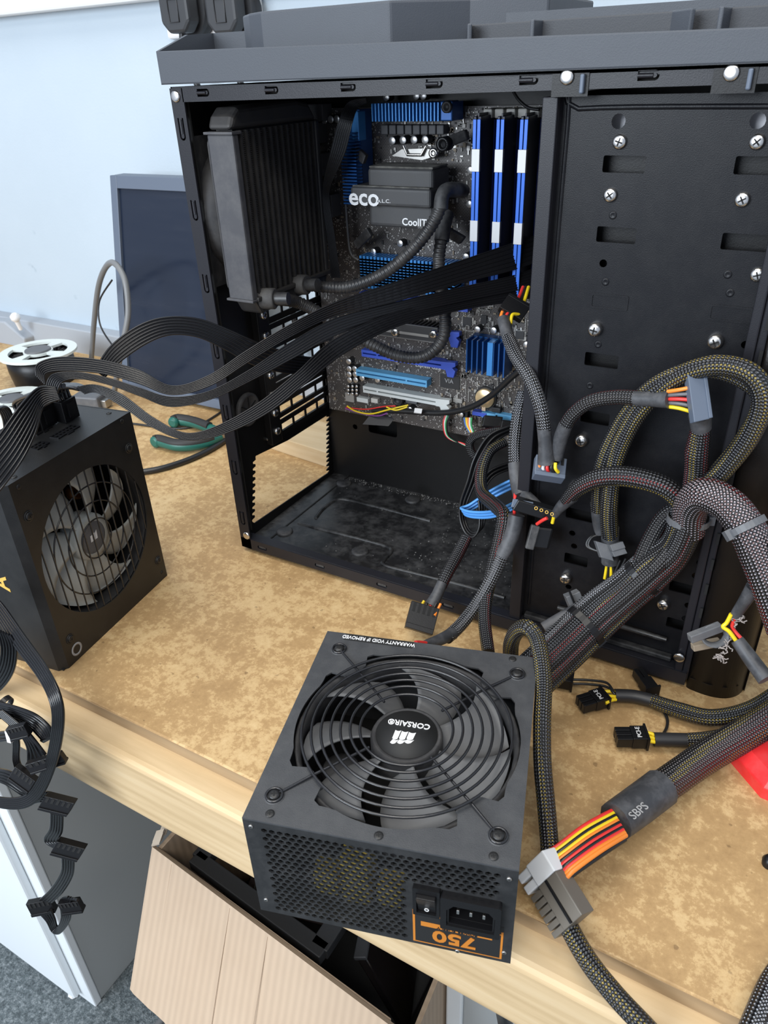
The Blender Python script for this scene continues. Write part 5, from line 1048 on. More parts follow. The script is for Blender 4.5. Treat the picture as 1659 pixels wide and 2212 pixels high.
wire(t, [AY(1160, 1132, 0.219), AY(1172, 1124, 0.217), AY(1182, 1119, 0.217)], 'red', 0.0014); wire(t, [AY(1196, 1116, 0.222), AY(1193, 1130, 0.222)], 'yellow', 0.0014)
# ---- SATA chain: plug, sleeve to corner plug, sleeve up into the case
t = newcable('braided drive cable with coloured wires ending in a flat plug on the drive bay', 'cable', [AY(1185, 1010, .22)], G)
sata(t, AY(1504, 852, 0.206), (8, 58), (17, -4), 0.0034, 'monitor_frame')
shrink(t, [AY(1512, 895, 0.210), AY(1515, 925, 0.214)], [0.0070, 0.0062]); sleeve(t, [AY(1515, 920, 0.214), AY(1506, 975, 0.218), AY(1502, 1020, 0.222), AY(1486, 1075, 0.224)], [0.0058, 0.0078, 0.0076, 0.005], 'sleeve_red')
for k, c in enumerate(('orange', 'grey', 'red', 'grey', 'yellow')): wire(t, [AY(1442, 846+8*k, 0.208), AY(1468, 842+10*k, 0.206), AY(1488+2*k, 838+13*k, 0.206)], c, 0.0013)
shrink(t, [AY(1372, 860, 0.214), AY(1410, 862, 0.211), AY(1446, 863, 0.208)], [0.0048, 0.0050, 0.0056])
sleeve(t, [AY(1380, 860, 0.214), AY(1330, 858, 0.217), AY(1275, 868, 0.219), AY(1238, 895, 0.221), AY(1216, 930, 0.222)], 0.0048, 'sleeve_black')
shrink(t, [AY(1222, 918, 0.221), AY(1210, 950, 0.222), AY(1203, 990, 0.223)], [0.0050, 0.0052, 0.0044])
sata(t, AY(1187, 1010, 0.222), (33, 5), (-4, 20), 0.0038, 'monitor_frame', tilt=-0.4)
for k, c in enumerate(('orange', 'white', 'red', 'black', 'yellow')): wire(t, [AY(1168+8*k, 1000, 0.217), AY(1164+9*k, 1012, 0.215), AY(1166+10*k, 1020, 0.217)], c, 0.0013)
shrink(t, [AY(1180, 1000, 0.218), AY(1178, 960, 0.219), AY(1175, 925, 0.220)], [0.0064, 0.0050, 0.0050])
sleeve(t, [AY(1176, 930, 0.220), AY(1168, 880, 0.222), AY(1146, 820, 0.230), AY(1115, 770, 0.245), AY(1098, 730, 0.262)], 0.0050, 'sleeve_grey')
shrink(t, [AY(1100, 735, 0.260), AY(1093, 712, 0.268), AY(1087, 690, 0.276)], 0.0048)
for k, c in enumerate(('orange', 'black', 'red', 'black', 'yellow')): wire(t, [AY(1083+5*k, 700, 0.274), AY(1083+6*k, 680, 0.280), AY(1091+8*k, 664+4*k, 0.286)], c, 0.0014)
sata(t, AY(1110, 668, 0.288), (24, 14), (10, -14), 0.0035, tilt=0.2)
for k, c in enumerate(('red', 'black', 'yellow')): wire(t, [AY(1112+8*k, 660+2*k, 0.292), AY(1122+7*k, 640, 0.30), AY(1130+6*k, 620, 0.31)], c, 0.0014)
# ---- left sleeve down past the drive plug to behind the power supply
t = newcable('braided cable hanging in front of the drive bay edge down behind the power supply', 'cable', [AY(960, 1380, .14)], G)
sleeve(t, [AY(1132, 850, 0.285), AY(1120, 900, 0.272), AY(1113, 960, 0.262), AY(1114, 1010, 0.254)], 0.0056, 'sleeve_grey')
shrink(t, [AY(1113, 1000, 0.255), AY(1118, 1040, 0.247), AY(1126, 1072, 0.238)], [0.0058, 0.0062, 0.0066])
shrink(t, [AY(1134, 1070, 0.238), AY(1150, 1085, 0.232), AY(1172, 1104, 0.228)], [0.0052, 0.0050, 0.0036], 'shrink_tube')
wire(t, [AY(1113, 1066, 0.236), AY(1112, 1090, 0.228), AY(1111, 1115, 0.228)], 'red', 0.0014)
shrink(t, [AY(1116, 1112, 0.226), AY(1106, 1155, 0.220), AY(1085, 1200, 0.213)], [0.0066, 0.0062, 0.0056])
sleeve(t, [AY(1090, 1190, 0.215), AY(1065, 1245, 0.205), AY(1030, 1305, 0.190), AY(995, 1350, 0.170), AY(965, 1378, 0.150)], 0.0052, 'sleeve_grey')
shrink(t, [AY(978, 1368, 0.158), AY(950, 1382, 0.142), AY(915, 1393, 0.124)], [0.0052, 0.0046, 0.003])
wire(t, [AY(925, 1390, 0.128), AY(905, 1388, 0.118), AY(898, 1388, 0.114)], 'red', 0.0016)
# ---- curved sleeve from inside the case
t = newcable('braided cable curving out of the lower case and down behind the power supply', 'cable', [AY(1055, 1400, .15)], G)
sleeve(t, [AY(1090, 955, 0.340), AY(1058, 975, 0.325), AY(1040, 1020, 0.308), AY(1042, 1065, 0.290), AY(1070, 1092, 0.268), AY(1088, 1115, 0.248), AY(1082, 1160, 0.236), AY(1066, 1225, 0.218), AY(1050, 1290, 0.196), AY(1047, 1345, 0.176), AY(1055, 1410, 0.150)], [0.0046, 0.005, 0.0056, 0.006, 0.0062, 0.006, 0.006, 0.0058, 0.0054, 0.0052, 0.005], 'sleeve_mixed')
# ---- SATA plug lying over the bottom rail
t = newcable('short braided drive cable with a flat black plug lying on the bench before the case', 'cable', [AZ(912, 1330, 0.006)], G)
sleeve(t, [AY(1008, 1160, 0.270), AY(990, 1195, 0.255), AY(968, 1235, 0.235), AY(952, 1268, 0.222)], [0.0052, 0.0056, 0.0054, 0.005], 'sleeve_black')
shrink(t, [AY(955, 1260, 0.224), AY(944, 1285, 0.214), AY(932, 1308, 0.206)], [0.0048, 0.0050, 0.0064])
for k, c in enumerate(('yellow', 'black', 'red', 'black', 'orange')): wire(t, [AY(916+9*k, 1298+1.5*k, 0.206), AY(908+9*k, 1312+2*k, 0.200), AY(903+9*k, 1322+2*k, 0.195)], c, 0.0012)
sata(t, AY(912, 1332, 0.191), (30, 9), (-7, 24), 0.0032, tilt=-0.3)
# ---- loop beside the front power supply, over the bench edge
t = newcable('long braided cable looping beside the front power supply and over the bench edge', 'cable', [AZ(1395, 2225, -0.02)], G)
sleeve(t, [AY(1104, 1440, 0.145), AY(1104, 1392, 0.142), AY(1118, 1362, 0.138), AY(1142, 1356, 0.134), AY(1163, 1390, 0.128), AZ(1174, 1470, 0.084), AZ(1171, 1560, 0.076), AZ(1172, 1650, 0.062), AZ(1180, 1740, 0.044), AZ(1186, 1810, 0.028), AZ(1192, 1890, 0.014), AZ(1212, 1965, 0.0085), AZ(1262, 2062, 0.0075), AZ(1325, 2145, 0.006), AZ(1400, 2225, -0.004), AZ(1460, 2290, -0.03)], 0.0058, 'sleeve_yellow', flat=0.95)
# ---- thick main cable with the wide multi-pin plug
t = newcable('thick braided main cable with coloured wires ending in a wide multi-pin plug', 'cable', [AZ(1500, 1650, 0.013)], G)
sleeve(t, [AY(1704, 1372, 0.171), AY(1745, 1425, 0.158), AZ(1775, 1470, 0.050), AZ(1700, 1528, 0.034), AZ(1610, 1585, 0.022), AZ(1530, 1632, 0.017), AZ(1460, 1680, 0.017), AZ(1400, 1722, 0.019)], [0.0118, 0.012, 0.0122, 0.0122, 0.0122, 0.012, 0.0118, 0.0115], 'sleeve_main', n=20, flat=0.9)
sh = shrink(t, [AZ(1428, 1702, 0.019), AZ(1380, 1738, 0.021), AZ(1330, 1774, 0.023)], [0.0126, 0.0124, 0.0120], 'shrink_tube')
c = AZ(1378, 1755, 0.0335); text('shrink_words', 'SBPS', 0.0075, 'grey_print', sh, frame(AD(1380, 1752, depth(c)), (AZ(1420, 1730, 0.034)-AZ(1350, 1788, 0.034)), (AZ(1375, 1735, 0.034)-AZ(1400, 1775, 0.034))), False)
wc = [('red', 0), ('yellow', 1), ('black', 2), ('yellow', 3), ('orange', 4), ('black', 5), ('red', 6), ('black', 7), ('red', 8), ('orange', 9), ('orange', 10)]
for k, (c, i) in enumerate(wc):
    f_ = i/10; s0 = AZ(1322+30*f_, 1752+52*f_, 0.028); s1 = AZ(1262+36*f_, 1785+52*f_, 0.034); s2 = AZ(1208+30*f_, 1826+55*f_, 0.032); s3 = AZ(1182+38*f_, 1842+60*f_, 0.028)
    wire(t, [s0, s1, s2, s3], c, 0.0016)
    if i % 2 == 0: wire(t, [s0-Vector((0, 0, .004)), s1-Vector((0, 0, .005)), s2-Vector((0, 0, .004)), s3-Vector((0, 0, .003))], ('black', 'red', 'orange', 'yellow', 'black')[k//2 % 5], 0.0016)
# plug: black plastic, reflections painted as white end block and brown ribbed body
zc = 0.020
pa, pb, pc = AZ(1155, 1832, 0.036), AZ(1202, 1862, 0.036), AZ(1138, 1872, 0.030)
L0 = AZ(1178, 1852, 0.030); L1 = AZ(1232, 1940, 0.024); ax = (L1-L0).normalized()
W0 = AZ(1135, 1885, 0.014); wd = (W0-AZ(1180, 1835, 0.034)); wd = (wd-ax*wd.dot(ax)); wl = wd.normalized(); nn = ax.cross(wl).normalized()
if nn.z < 0: nn = -nn
c0 = L0+ax*0.000
b = MB(); b.obox(c0+ax*0.004+wl*0.003, ax*0.0065, wl*0.0085, nn*0.0062); plug = b.build('plug_end', 'plug_sheen_white', t, bevel=0.0008)
b = MB(); b.obox(c0+ax*0.0235+wl*0.003, ax*0.0128, wl*0.0085, nn*0.0060); b.build('plug_body', 'plug_sheen_brown', t, bevel=0.0006)
for k in range(6): b = MB(); b.obox(c0+ax*(0.0135+0.0042*k)+wl*0.016, ax*0.0017, wl*0.0055, nn*0.0052); b.build('plug_tooth', 'plug_sheen_brown', t, bevel=0.0004)
for s_ in (-1, 1): b = MB(); b.obox(c0+ax*(0.004+s_*0.0034)+wl*0.0165, ax*0.0026, wl*0.0062, nn*0.0050); b.build('plug_tooth', 'plug_sheen_white', t, bevel=0.0008)
b = MB(); b.obox(c0+ax*0.0235+wl*0.0035+nn*0.0066, ax*0.0125, wl*0.0006, nn*0.0008); b.build('plug_rib', 'black_plastic', t)
# ---- graphics power cables with PCI-E plugs
def pcie(label, cable, shr, wires, cbox, tdir):
    t = newcable(label, 'cable', [AZ(*cbox[:2], 0.004)], G)
    sleeve(t, cable, [0.0062]*(len(cable)-1)+[0.0050], 'sleeve_yellow'); shrink(t, shr, 0.0050, 'shrink_black')
    for a, e in wires: wire(t, [a, (a+e)/2+Vector((0, 0, 0.001)), e], 'yellow', 0.0014)
    c = AZ(cbox[0], cbox[1], 0.0085); ux = (AZ(cbox[0]+tdir[0], cbox[1]+tdir[1], 0.0085)-c).normalized(); uy = Vector((-ux.y, ux.x, 0))
    b = MB(); b.obox(c+ux*0.004, ux*0.0056, uy*0.0066, (0, 0, 0.0050)); o = b.build('plug_body', 'black_plastic', t, bevel=0.0005)
    for k in (-1, 0, 1): b = MB(); b.obox(c-ux*0.0070+uy*0.0043*k, ux*0.0056, uy*0.0019, (0, 0, 0.0042)); b.build('plug_tooth', 'black_plastic', t, bevel=0.0005)
    b = MB(); b.obox(c+ux*0.0092, ux*0.0008, uy*0.0078, (0, 0, 0.0058)); b.build('plug_flange', 'black_plastic', t)
    text('plug_words', 'PCI-E', 0.0046, 'white_print', o, frame(c+ux*0.0035+Vector((0, 0, 0.0052)), -uy if False else uy, -ux), False, sx=0.95)
    return t
t1 = pcie('braided graphics cable with a plug marked in white lying nearest the case', [AY(1690, 1300, 0.185), AY(1735, 1380, 0.175), AZ(1745, 1440, 0.055), AZ(1690, 1490, 0.035), AZ(1620, 1533, 0.018), AZ(1540, 1550, 0.011), AZ(1470, 1535, 0.009), AZ(1405, 1512, 0.009)], [AZ(1412, 1514, 0.009), AZ(1370, 1504, 0.009), AZ(1328, 1502, 0.009)], [(AZ(1330, 1496, 0.011), AZ(1300, 1495, 0.011)), (AZ(1330, 1505, 0.010), AZ(1304, 1507, 0.011)), (AZ(1330, 1511, 0.009), AZ(1308, 1519, 0.010))], (1283, 1513), (20, -6))
t2 = pcie('braided graphics cable with a plug marked in white lying nearest the power supply', [AY(1705, 1300, 0.195), AY(1755, 1390, 0.190), AZ(1760, 1470, 0.05), AZ(1690, 1535, 0.022), AZ(1620, 1575, 0.012), AZ(1550, 1595, 0.0085), AZ(1480, 1599, 0.0085)], [AZ(1492, 1599, 0.0085), AZ(1455, 1598, 0.0085), AZ(1412, 1597, 0.0085)], [(AZ(1416, 1589, 0.011), AZ(1388, 1583, 0.011)), (AZ(1416, 1596, 0.010), AZ(1386, 1594, 0.010)), (AZ(1416, 1603, 0.009), AZ(1386, 1603, 0.008))], (1367, 1592), (20, 0))
def smallplug(t, c, tdir):
    c = AZ(c[0], c[1], 0.0075); ux = (AZ(tdir[0], tdir[1], 0.0075)-c).normalized(); uy = Vector((-ux.y, ux.x, 0))
    b = MB(); b.obox(c, ux*0.0060, uy*0.0050, (0, 0, 0.0046)); o = b.build('small_plug', 'black_plastic', t, bevel=0.0005)
    for k in (-1, 1): b = MB(); b.obox(c-ux*0.0115+uy*0.0022*k, ux*0.0056, uy*0.0019, (0, 0, 0.0038)); b.build('plug_tooth', 'black_plastic', o, bevel=0.0005)
    b = MB(); b.obox(c+ux*0.0062, ux*0.0007, uy*0.0064, (0, 0, 0.0052)); b.build('plug_flange', 'black_plastic', o)
smallplug(t1, (1219, 1470), (1239, 1474))
for dy in (0, 9): wire(t1, [AZ(1238, 1468+dy, 0.008), AZ(1270, 1469+dy, 0.009), AZ(1308, 1474+dy, 0.012), AZ(1322, 1488+dy*0.6, 0.013), AZ(1328, 1500, 0.012)], 'black', 0.0010)
smallplug(t2, (1400, 1482), (1416, 1503))
wire(t2, [AZ(1416, 1500, 0.009), AZ(1430, 1530, 0.004), AZ(1441, 1552, 0.0025), AZ(1440, 1572, 0.003), AZ(1430, 1590, 0.006)], 'black', 0.0012)
# ---- thick cable dropping at the right edge, light on it painted as paler colour
t = newcable('very thick braided cable in painted lit tones dropping past the right edge of the case', 'cable', [AY(1660, 1235, .19)], G)
sleeve(t, [AY(1488, 1150, 0.216), AY(1492, 1095, 0.212), AY(1520, 1068, 0.206), AY(1572, 1090, 0.198), AY(1612, 1140, 0.190), AY(1642, 1205, 0.184), AY(1672, 1280, 0.178), AY(1700, 1360, 0.172)], [0.0105, 0.011, 0.0112, 0.0112, 0.0112, 0.0115, 0.0118, 0.0118], 'sleeve_lit', n=20)
ziptie(t, AY(1612, 1138, 0.190), AY(1642, 1205, 0.184)-AY(1572, 1090, 0.198), 0.0118, 0.0118, 'grey_plastic', head=-1.05)
# ---- drive cable at right with lint
t = newcable('drive cable with a grey plug and yellow wires caught with lint at the right', 'cable', [AY(1640, 1450, .18)], G)
sleeve(t, [AY(1690, 1170, 0.180), AY(1660, 1215, 0.182), AY(1634, 1262, 0.184)], [0.0062, 0.006, 0.005], 'sleeve_black')
shrink(t, [AY(1628, 1268, 0.184), AY(1608, 1300, 0.185), AY(1588, 1330, 0.186)], [0.0048, 0.0040, 0.0034])
wire(t, [AY(1580, 1326, 0.184), AY(1570, 1345, 0.183), AY(1562, 1354, 0.182), AY(1575, 1364, 0.182), AY(1590, 1384, 0.182)], 'yellow', 0.0014)
wire(t, [AY(1588, 1334, 0.186), AY(1582, 1355, 0.186), AY(1600, 1378, 0.184)], 'red', 0.0013); wire(t, [AY(1584, 1332, 0.187), AY(1576, 1352, 0.188), AY(1594, 1380, 0.186)], 'black', 0.0013)
shrink(t, [AY(1592, 1382, 0.183), AY(1618, 1418, 0.178), AY(1655, 1468, 0.168)], [0.0042, 0.0050, 0.0054])
b = MB(); a1, a2, n = ibox(b, AY(1523, 1366, 0.186), (34, -13), (3, 8), 0.0030, 0.4); o = b.build('connector', 'grey_plastic', t, bevel=0.0006)
c = AY(1543, 1372, 0.190); b = MB(); b.tube([c+(_r*math.cos(2*math.pi*j/20)+_u*0.8*math.sin(2*math.pi*j/20))*0.0085 for j in range(20)], 0.0010, 8, closed=True, flat=3.0); b.build('finger_ring', 'grey_plastic', o)
b = MB(); ibox(b, AY(1525, 1392, 0.192), (30, -6), (2, 7), 0.0026, 0.4); b.build('connector_back', 'component_tan', o, bevel=0.0006)
rn = random.Random(5)
for cx, cy, nl in ((1594, 1338, 14), (1557, 1420, 16), (1570, 1398, 12)):
    b = MB()
    for i in range(nl):
        p = AY(cx+rn.uniform(-6, 6), cy+rn.uniform(-10, 10), 0.184); q = [p]
        for k in range(3): q.append(q[-1]+Vector((rn.uniform(-.002, .002), rn.uniform(-.001, .001), rn.uniform(-.002, .002))))
        b.tube(q, 0.00045, 5)
    b.build('lint', 'lint', t, kind='stuff')
# ---- small grey plug on the trunk
b = MB(); a1, a2, n = ibox(b, AY(1242, 1300, 0.200), (15, -6), (9, 20), 0.0042, 0.2); o = b.build('loose_plug', 'grey_plastic', t_main, bevel=0.0005)
b = MB(); b.obox(AY(1237, 1294, 0.195), a1*0.12, a2*0.9, n*0.25); b.build('plug_groove', 'black_plastic', o)
wire(t_main, [AY(1254, 1322, 0.197), AY(1258, 1330, 0.193)], 'red', 0.0015)
# ---- cable returning at lower right corner
tubething('power_cable', 'braided cable entering at the lower right corner of the bench', 'cable', [AZ(1600, 2290, 0.003), AZ(1640, 2190, 0.007), AZ(1672, 2120, 0.007), AZ(1720, 2050, 0.007), AZ(1790, 1930, 0.007), AZ(1850, 1780, 0.007), AZ(1880, 1650, 0.007)], 0.0066, 'sleeve_grey', part='braided_sleeve')

# ================================================================== cables inside the case
G2 = 'cables inside the case'
def flat(name, label, A, B, n, r, mat, cat='cable', group=None, per=8, part='ribbon', t=None, strands=True):
    PA = smooth_path(A, per); PB = smooth_path(B, per)
    if t is None: t = thing(name, label, cat, min(PA+PB, key=lambda p: p.z), 0, group)
    b = MB(); sp = sorted((a-e).length for a, e in zip(PA, PB))[len(PA)//2]/(n-1); r = min(r, sp*0.37)
    for k in range(n):
        f_ = k/(n-1); b.tube([a.lerp(e, f_) for a, e in zip(PA, PB)], r, 7)
    # web between the strands
    vs = []; fs = []
    for a, e in zip(PA, PB): vs += [a, e]
    L_ = len(PA); nrm = (PB[L_//2]-PA[L_//2]).cross(PA[min(L_//2+1, L_-1)]-PA[L_//2]).normalized()*r*0.12
    vs2 = [p+nrm for p in vs]+[p-nrm for p in vs]
    for i in range(L_-1):
        q = (2*i, 2*i+1, 2*i+3, 2*i+2); fs += [q, tuple(2*L_+j for j in q[::-1])]
    b.add(vs2, fs); return b.build(part, mat, t), t
# blue SATA cable
Y1 = 0.31
flat('data_cable', 'light blue flat data cable looping in the lower part of the case', [AY(1140, 1028, 0.325), AY(1108, 1036, 0.322), AY(1060, 1060, 0.318), AY(1015, 1090, 0.312), AY(996, 1098, 0.305), AY(1020, 1106, 0.298), AY(1065, 1104, 0.290), AY(1110, 1086, 0.285), AY(1140, 1065, 0.285)], [AY(1145, 1044, 0.330), AY(1112, 1052, 0.327), AY(1066, 1074, 0.322), AY(1020, 1100, 0.316), AY(1003, 1109, 0.309), AY(1022, 1117, 0.302), AY(1066, 1116, 0.294), AY(1114, 1096, 0.289), AY(1145, 1075, 0.289)], 3, 0.0014, 'sata_blue', group=G2)
# black SATA cable
flat('data_cable', 'black flat data cable arching and looping in the lower part of the case', [AY(1130, 915, 0.36), AY(1098, 921, 0.35), AY(1055, 942, 0.338), AY(1025, 990, 0.325), AY(1010, 1040, 0.318), AY(995, 1085, 0.314), AY(994, 1120, 0.31), AY(1005, 1150, 0.305), AY(1022, 1160, 0.302), AY(1035, 1140, 0.305), AY(1036, 1100, 0.312), AY(1034, 1060, 0.32), AY(1055, 1020, 0.33), AY(1100, 1000, 0.345), AY(1135, 998, 0.355)], [AY(1134, 925, 0.365), AY(1102, 934, 0.358), AY(1070, 955, 0.345), AY(1042, 998, 0.333), AY(1025, 1045, 0.325), AY(1008, 1088, 0.319), AY(1004, 1118, 0.316), AY(1012, 1143, 0.311), AY(1026, 1150, 0.308), AY(1044, 1135, 0.31), AY(1046, 1100, 0.317), AY(1046, 1062, 0.326), AY(1065, 1030, 0.336), AY(1105, 1012, 0.35), AY(1138, 1008, 0.36)], 3, 0.0013, 'wire_black', group=G2)
t = newcable('dark braided cable turning along the bottom edge of the motherboard', 'cable', [AY(1018, 975, .385)], G2)
sleeve(t, [AY(1140, 925, 0.37), AY(1080, 930, 0.372), AY(1035, 938, 0.374), AY(1015, 955, 0.375), AY(1022, 982, 0.376), AY(1050, 1000, 0.378)], 0.0044, 'sleeve_black')
for c_, h_ in (((1062, 912), (20, 12)), ((1098, 922), (18, 12))):
    b = MB(); ibox(b, AY(*c_, 0.378), (h_[0], 2), (-3, h_[1]), 0.006); b.build('header_plug', 'black_plastic', t, bevel=0.001)
for k, c in enumerate(('red', 'white', 'green', 'black')):
    tt = [AY(962+3*k, 897, 0.392), AY(958+2.5*k, 915, 0.390), AY(962+2*k, 938, 0.392), AY(975+2*k, 950, 0.395), AY(1000, 958+k, 0.397), AY(1018, 968, 0.397)]; wire(t, tt, c, 0.0009)
for k, c in enumerate(('blue', 'yellow', 'orange', 'white', 'green')): wire(t, [AY(1003+4*k, 902, 0.390), AY(1006+3*k, 918, 0.387), AY(1015+2*k, 934, 0.384)], c, 0.0010)
tubething('audio_cable', 'smooth black cable crossing the motherboard below the white slot', 'cable', [AY(805, 886, 0.390), AY(870, 888, 0.388), AY(950, 892, 0.384), AY(1010, 882, 0.380), AY(1060, 855, 0.376), AY(1105, 815, 0.37), AY(1150, 778, 0.365)], 0.0030, 'wire_black', group=G2)
t = newcable('thin yellow and pink wires hanging along the lower edge of the motherboard', 'cable', [AY(800, 893, .39)], G2)
wire(t, [AY(750, 877, 0.390), AY(768, 888, 0.387), AY(800, 894, 0.385), AY(835, 886, 0.385), AY(860, 880, 0.387), AY(882, 875, 0.39)], 'yellow', 0.0009); wire(t, [AY(748, 880, 0.390), AY(790, 884, 0.388), AY(830, 878, 0.388), AY(855, 877, 0.388)], 'red', 0.0007); wire(t, [AY(746, 882, 0.390), AY(780, 893, 0.388), AY(820, 898, 0.387), AY(850, 884, 0.388)], 'purple', 0.0007)
wire(t, [AY(835, 879, 0.385), AY(855, 886, 0.384), AY(880, 879, 0.388)], 'yellow', 0.0009)
b = MB(); ibox(b, AY(903, 888, 0.378), (8, 1), (-1, 5), 0.003); b.build('wire_tag', 'white_plastic', t)
p = AY(820, 908, 0.392); b = MB(); b.obox(p, VX(28, 2, depth(p)), VX(-8, 10, depth(p)), (0, 0.0008, 0)); b.build('tape_flag', 'shrink_black', t)
# cpu power cable behind the radiator
flat('cpu_cable', 'black flat processor cable dropping between the radiator and the blue heatsink', [AY(790, 212, 0.36), AY(752, 222, 0.352), AY(732, 262, 0.345), AY(716, 320, 0.345), AY(700, 390, 0.348), AY(698, 440, 0.35), AY(708, 520, 0.352), AY(716, 600, 0.352)], [AY(792, 222, 0.362), AY(772, 234, 0.356), AY(760, 268, 0.35), AY(745, 330, 0.349), AY(714, 400, 0.35), AY(712, 440, 0.352), AY(724, 520, 0.354), AY(734, 600, 0.354)], 8, 0.0014, 'ribbon_black', group=G2)
tubething('thin_fan_wire', 'thin dark wire hanging over the cream memory latches', 'cable', [AY(1108, 196, 0.37), AY(1120, 215, 0.368), AY(1140, 232, 0.366), AY(1165, 237, 0.364)], 0.0012, 'wire_black', group=G2)
tubething('fan_wire', 'pale thin wire beside the blue heatsink left of the pump block', 'cable', [AY(747, 442, 0.388), AY(750, 490, 0.388), AY(757, 545, 0.388), AY(775, 562, 0.388)], 0.0011, 'grey_cable', group=G2)
p = AX(600, 700, -0.44)
tubething('ribbon_tail', 'short grey folded ribbon beside the slot covers', 'cable', [AX(668, 748, -0.425), AX(690, 740, -0.43), AX(715, 732, -0.435), AX(712, 750, -0.43), AX(690, 765, -0.425)], 0.0035, 'grey_plastic', flat=0.25, group=G2)

# ================================================================== flat cables of the left power supply
G3 = 'flat black cables of the left power supply'
def DD(l): return [AD(x, y, d) for x, y, d in l]
# two ribbons running into the case
flat('flat_cable', 'upper flat black cable running from the left power supply into the case', DD([(78, 812, .545), (82, 786, .545), (130, 772, .548), (215, 778, .552), (300, 800, .556), (372, 834, .56), (450, 812, .565), (530, 760, .57), (620, 705, .58), (720, 655, .592), (850, 611, .606), (1000, 562, .618), (1100, 528, .624), (1160, 508, .628)]), DD([(96, 830, .548), (98, 806, .548), (140, 800, .55), (220, 806, .553), (300, 828, .556), (372, 852, .56), (455, 832, .565), (535, 782, .572), (625, 728, .584), (720, 684, .598), (850, 652, .612), (1000, 610, .624), (1100, 585, .63), (1160, 565, .634)]), 7, 0.0016, 'ribbon_black', group=G3)
flat('flat_cable', 'middle flat black cable running from the left power supply into the case', DD([(98, 850, .55), (110, 812, .548), (160, 804, .55), (230, 816, .553), (300, 838, .556), (370, 858, .56), (450, 846, .566), (535, 802, .574), (625, 742, .588), (720, 690, .602), (850, 655, .616), (1000, 620, .628), (1100, 598, .634), (1160, 578, .638)]), DD([(120, 868, .553), (132, 826, .55), (175, 818, .552), (240, 832, .555), (305, 856, .558), (370, 878, .562), (455, 862, .568), (545, 820, .578), (635, 772, .592), (725, 724, .606), (850, 684, .62), (1000, 650, .632), (1100, 630, .638), (1160, 618, .642)]), 7, 0.0016, 'ribbon_black', group=G3)
flat('flat_cable', 'lower flat black cable drooping in front of the case corner', DD([(165, 838, .556), (205, 832, .556), (262, 852, .556), (330, 902, .556), (402, 936, .557), (475, 918, .562), (560, 870, .57), (640, 806, .582), (720, 735, .6), (850, 676, .618), (1000, 640, .632), (1100, 618, .638), (1160, 600, .642)]), DD([(182, 850, .558), (212, 848, .558), (268, 880, .558), (335, 925, .558), (408, 950, .559), (488, 935, .564), (580, 890, .573), (662, 826, .586), (745, 762, .604), (860, 704, .622), (1000, 668, .636), (1100, 652, .642), (1160, 640, .646)]), 7, 0.0016, 'ribbon_black', group=G3)
flat('flat_cable', 'flat black cable arching up from the left power supply to the slot covers', DD([(205, 800, .56), (240, 748, .565), (300, 704, .572), (360, 686, .58), (430, 690, .59), (500, 716, .602), (560, 742, .615), (640, 768, .64), (700, 775, .67)]), DD([(225, 815, .562), (262, 778, .567), (318, 740, .574), (370, 722, .582), (430, 728, .592), (490, 756, .604), (550, 788, .617), (630, 806, .642), (700, 800, .672)]), 7, 0.0016, 'ribbon_black', group=G3)
flat('flat_cable', 'wide flat black cable dropping over the left edge of the power supply', DD([(120, 838, .55), (84, 838, .545), (45, 876, .53), (0, 938, .515), (-50, 1000, .505), (-90, 1080, .50)]), DD([(128, 862, .552), (92, 880, .548), (76, 935, .535), (48, 992, .522), (5, 1052, .512), (-45, 1110, .508)]), 9, 0.0015, 'ribbon_black', group=G3)
# plugs in the modular panel, part of the power supply's cables
for k, (cx, cy, e1, hh) in enumerate((((90), 893, (34, -14), 26), (140, 878, (36, -14), 24), (60, 905, (24, -9), 18))):
    c = AZ(cx, cy, H2+0.012); tt = thing('modular_plug', ('black modular plug with bunched wires at the middle of the panel', 'black modular plug with bunched wires nearest the case', 'black modular plug with bunched wires at the panel edge')[k], 'plug', AZ(cx, cy, H2), 0, 'modular plugs on the left power supply')
    ux = Vector((-0.151, 0.988, 0)); uy = Vector((-0.988, -0.151, 0)); b = MB(); b.obox((c.x, c.y, H2+0.0097), ux*0.0088, uy*0.0058, (0, 0, 0.0095)); b.build('body', 'black_plastic', tt, bevel=0.0006)
    b = MB(); b.obox((c.x, c.y, H2+0.012)+Vector((0.006, 0, 0)) if False else Vector((c.x, c.y, H2+0.010))-uy*0.0062, ux*0.004, uy*0.0012, (0, 0, 0.006)); b.build('latch', 'black_plastic', tt)
    for i in range(4):
        for j in range(2):
            s0 = Vector((c.x, c.y, H2+0.019))+ux*(i-1.5)*0.0042+uy*(j-0.5)*0.0042
            e = (AD(120+6*i+30*(k == 1), 832+3*j, 0.555), AD(170+5*i, 838+3*j, 0.558), AD(100+4*i, 845+4*j, 0.55))[k]
            wire(tt, [s0, s0+Vector((0, 0, 0.010)), s0.lerp(e, 0.6)+Vector((0, 0, 0.006)), e], 'black', 0.0015)
b = None
t = thing('black_lead', 'bundle of round black wires at the left end of the modular panel', 'cable', AZ(5, 960, H2), 0, G3)
for i in range(5): wire(t, [AZ(12+6*i, 940-2*i, H2+0.002), AZ(8+5*i, 905, H2+0.022), AD(-10+4*i, 880, 0.52), AD(-60, 900+8*i, 0.50)], 'black', 0.0014)
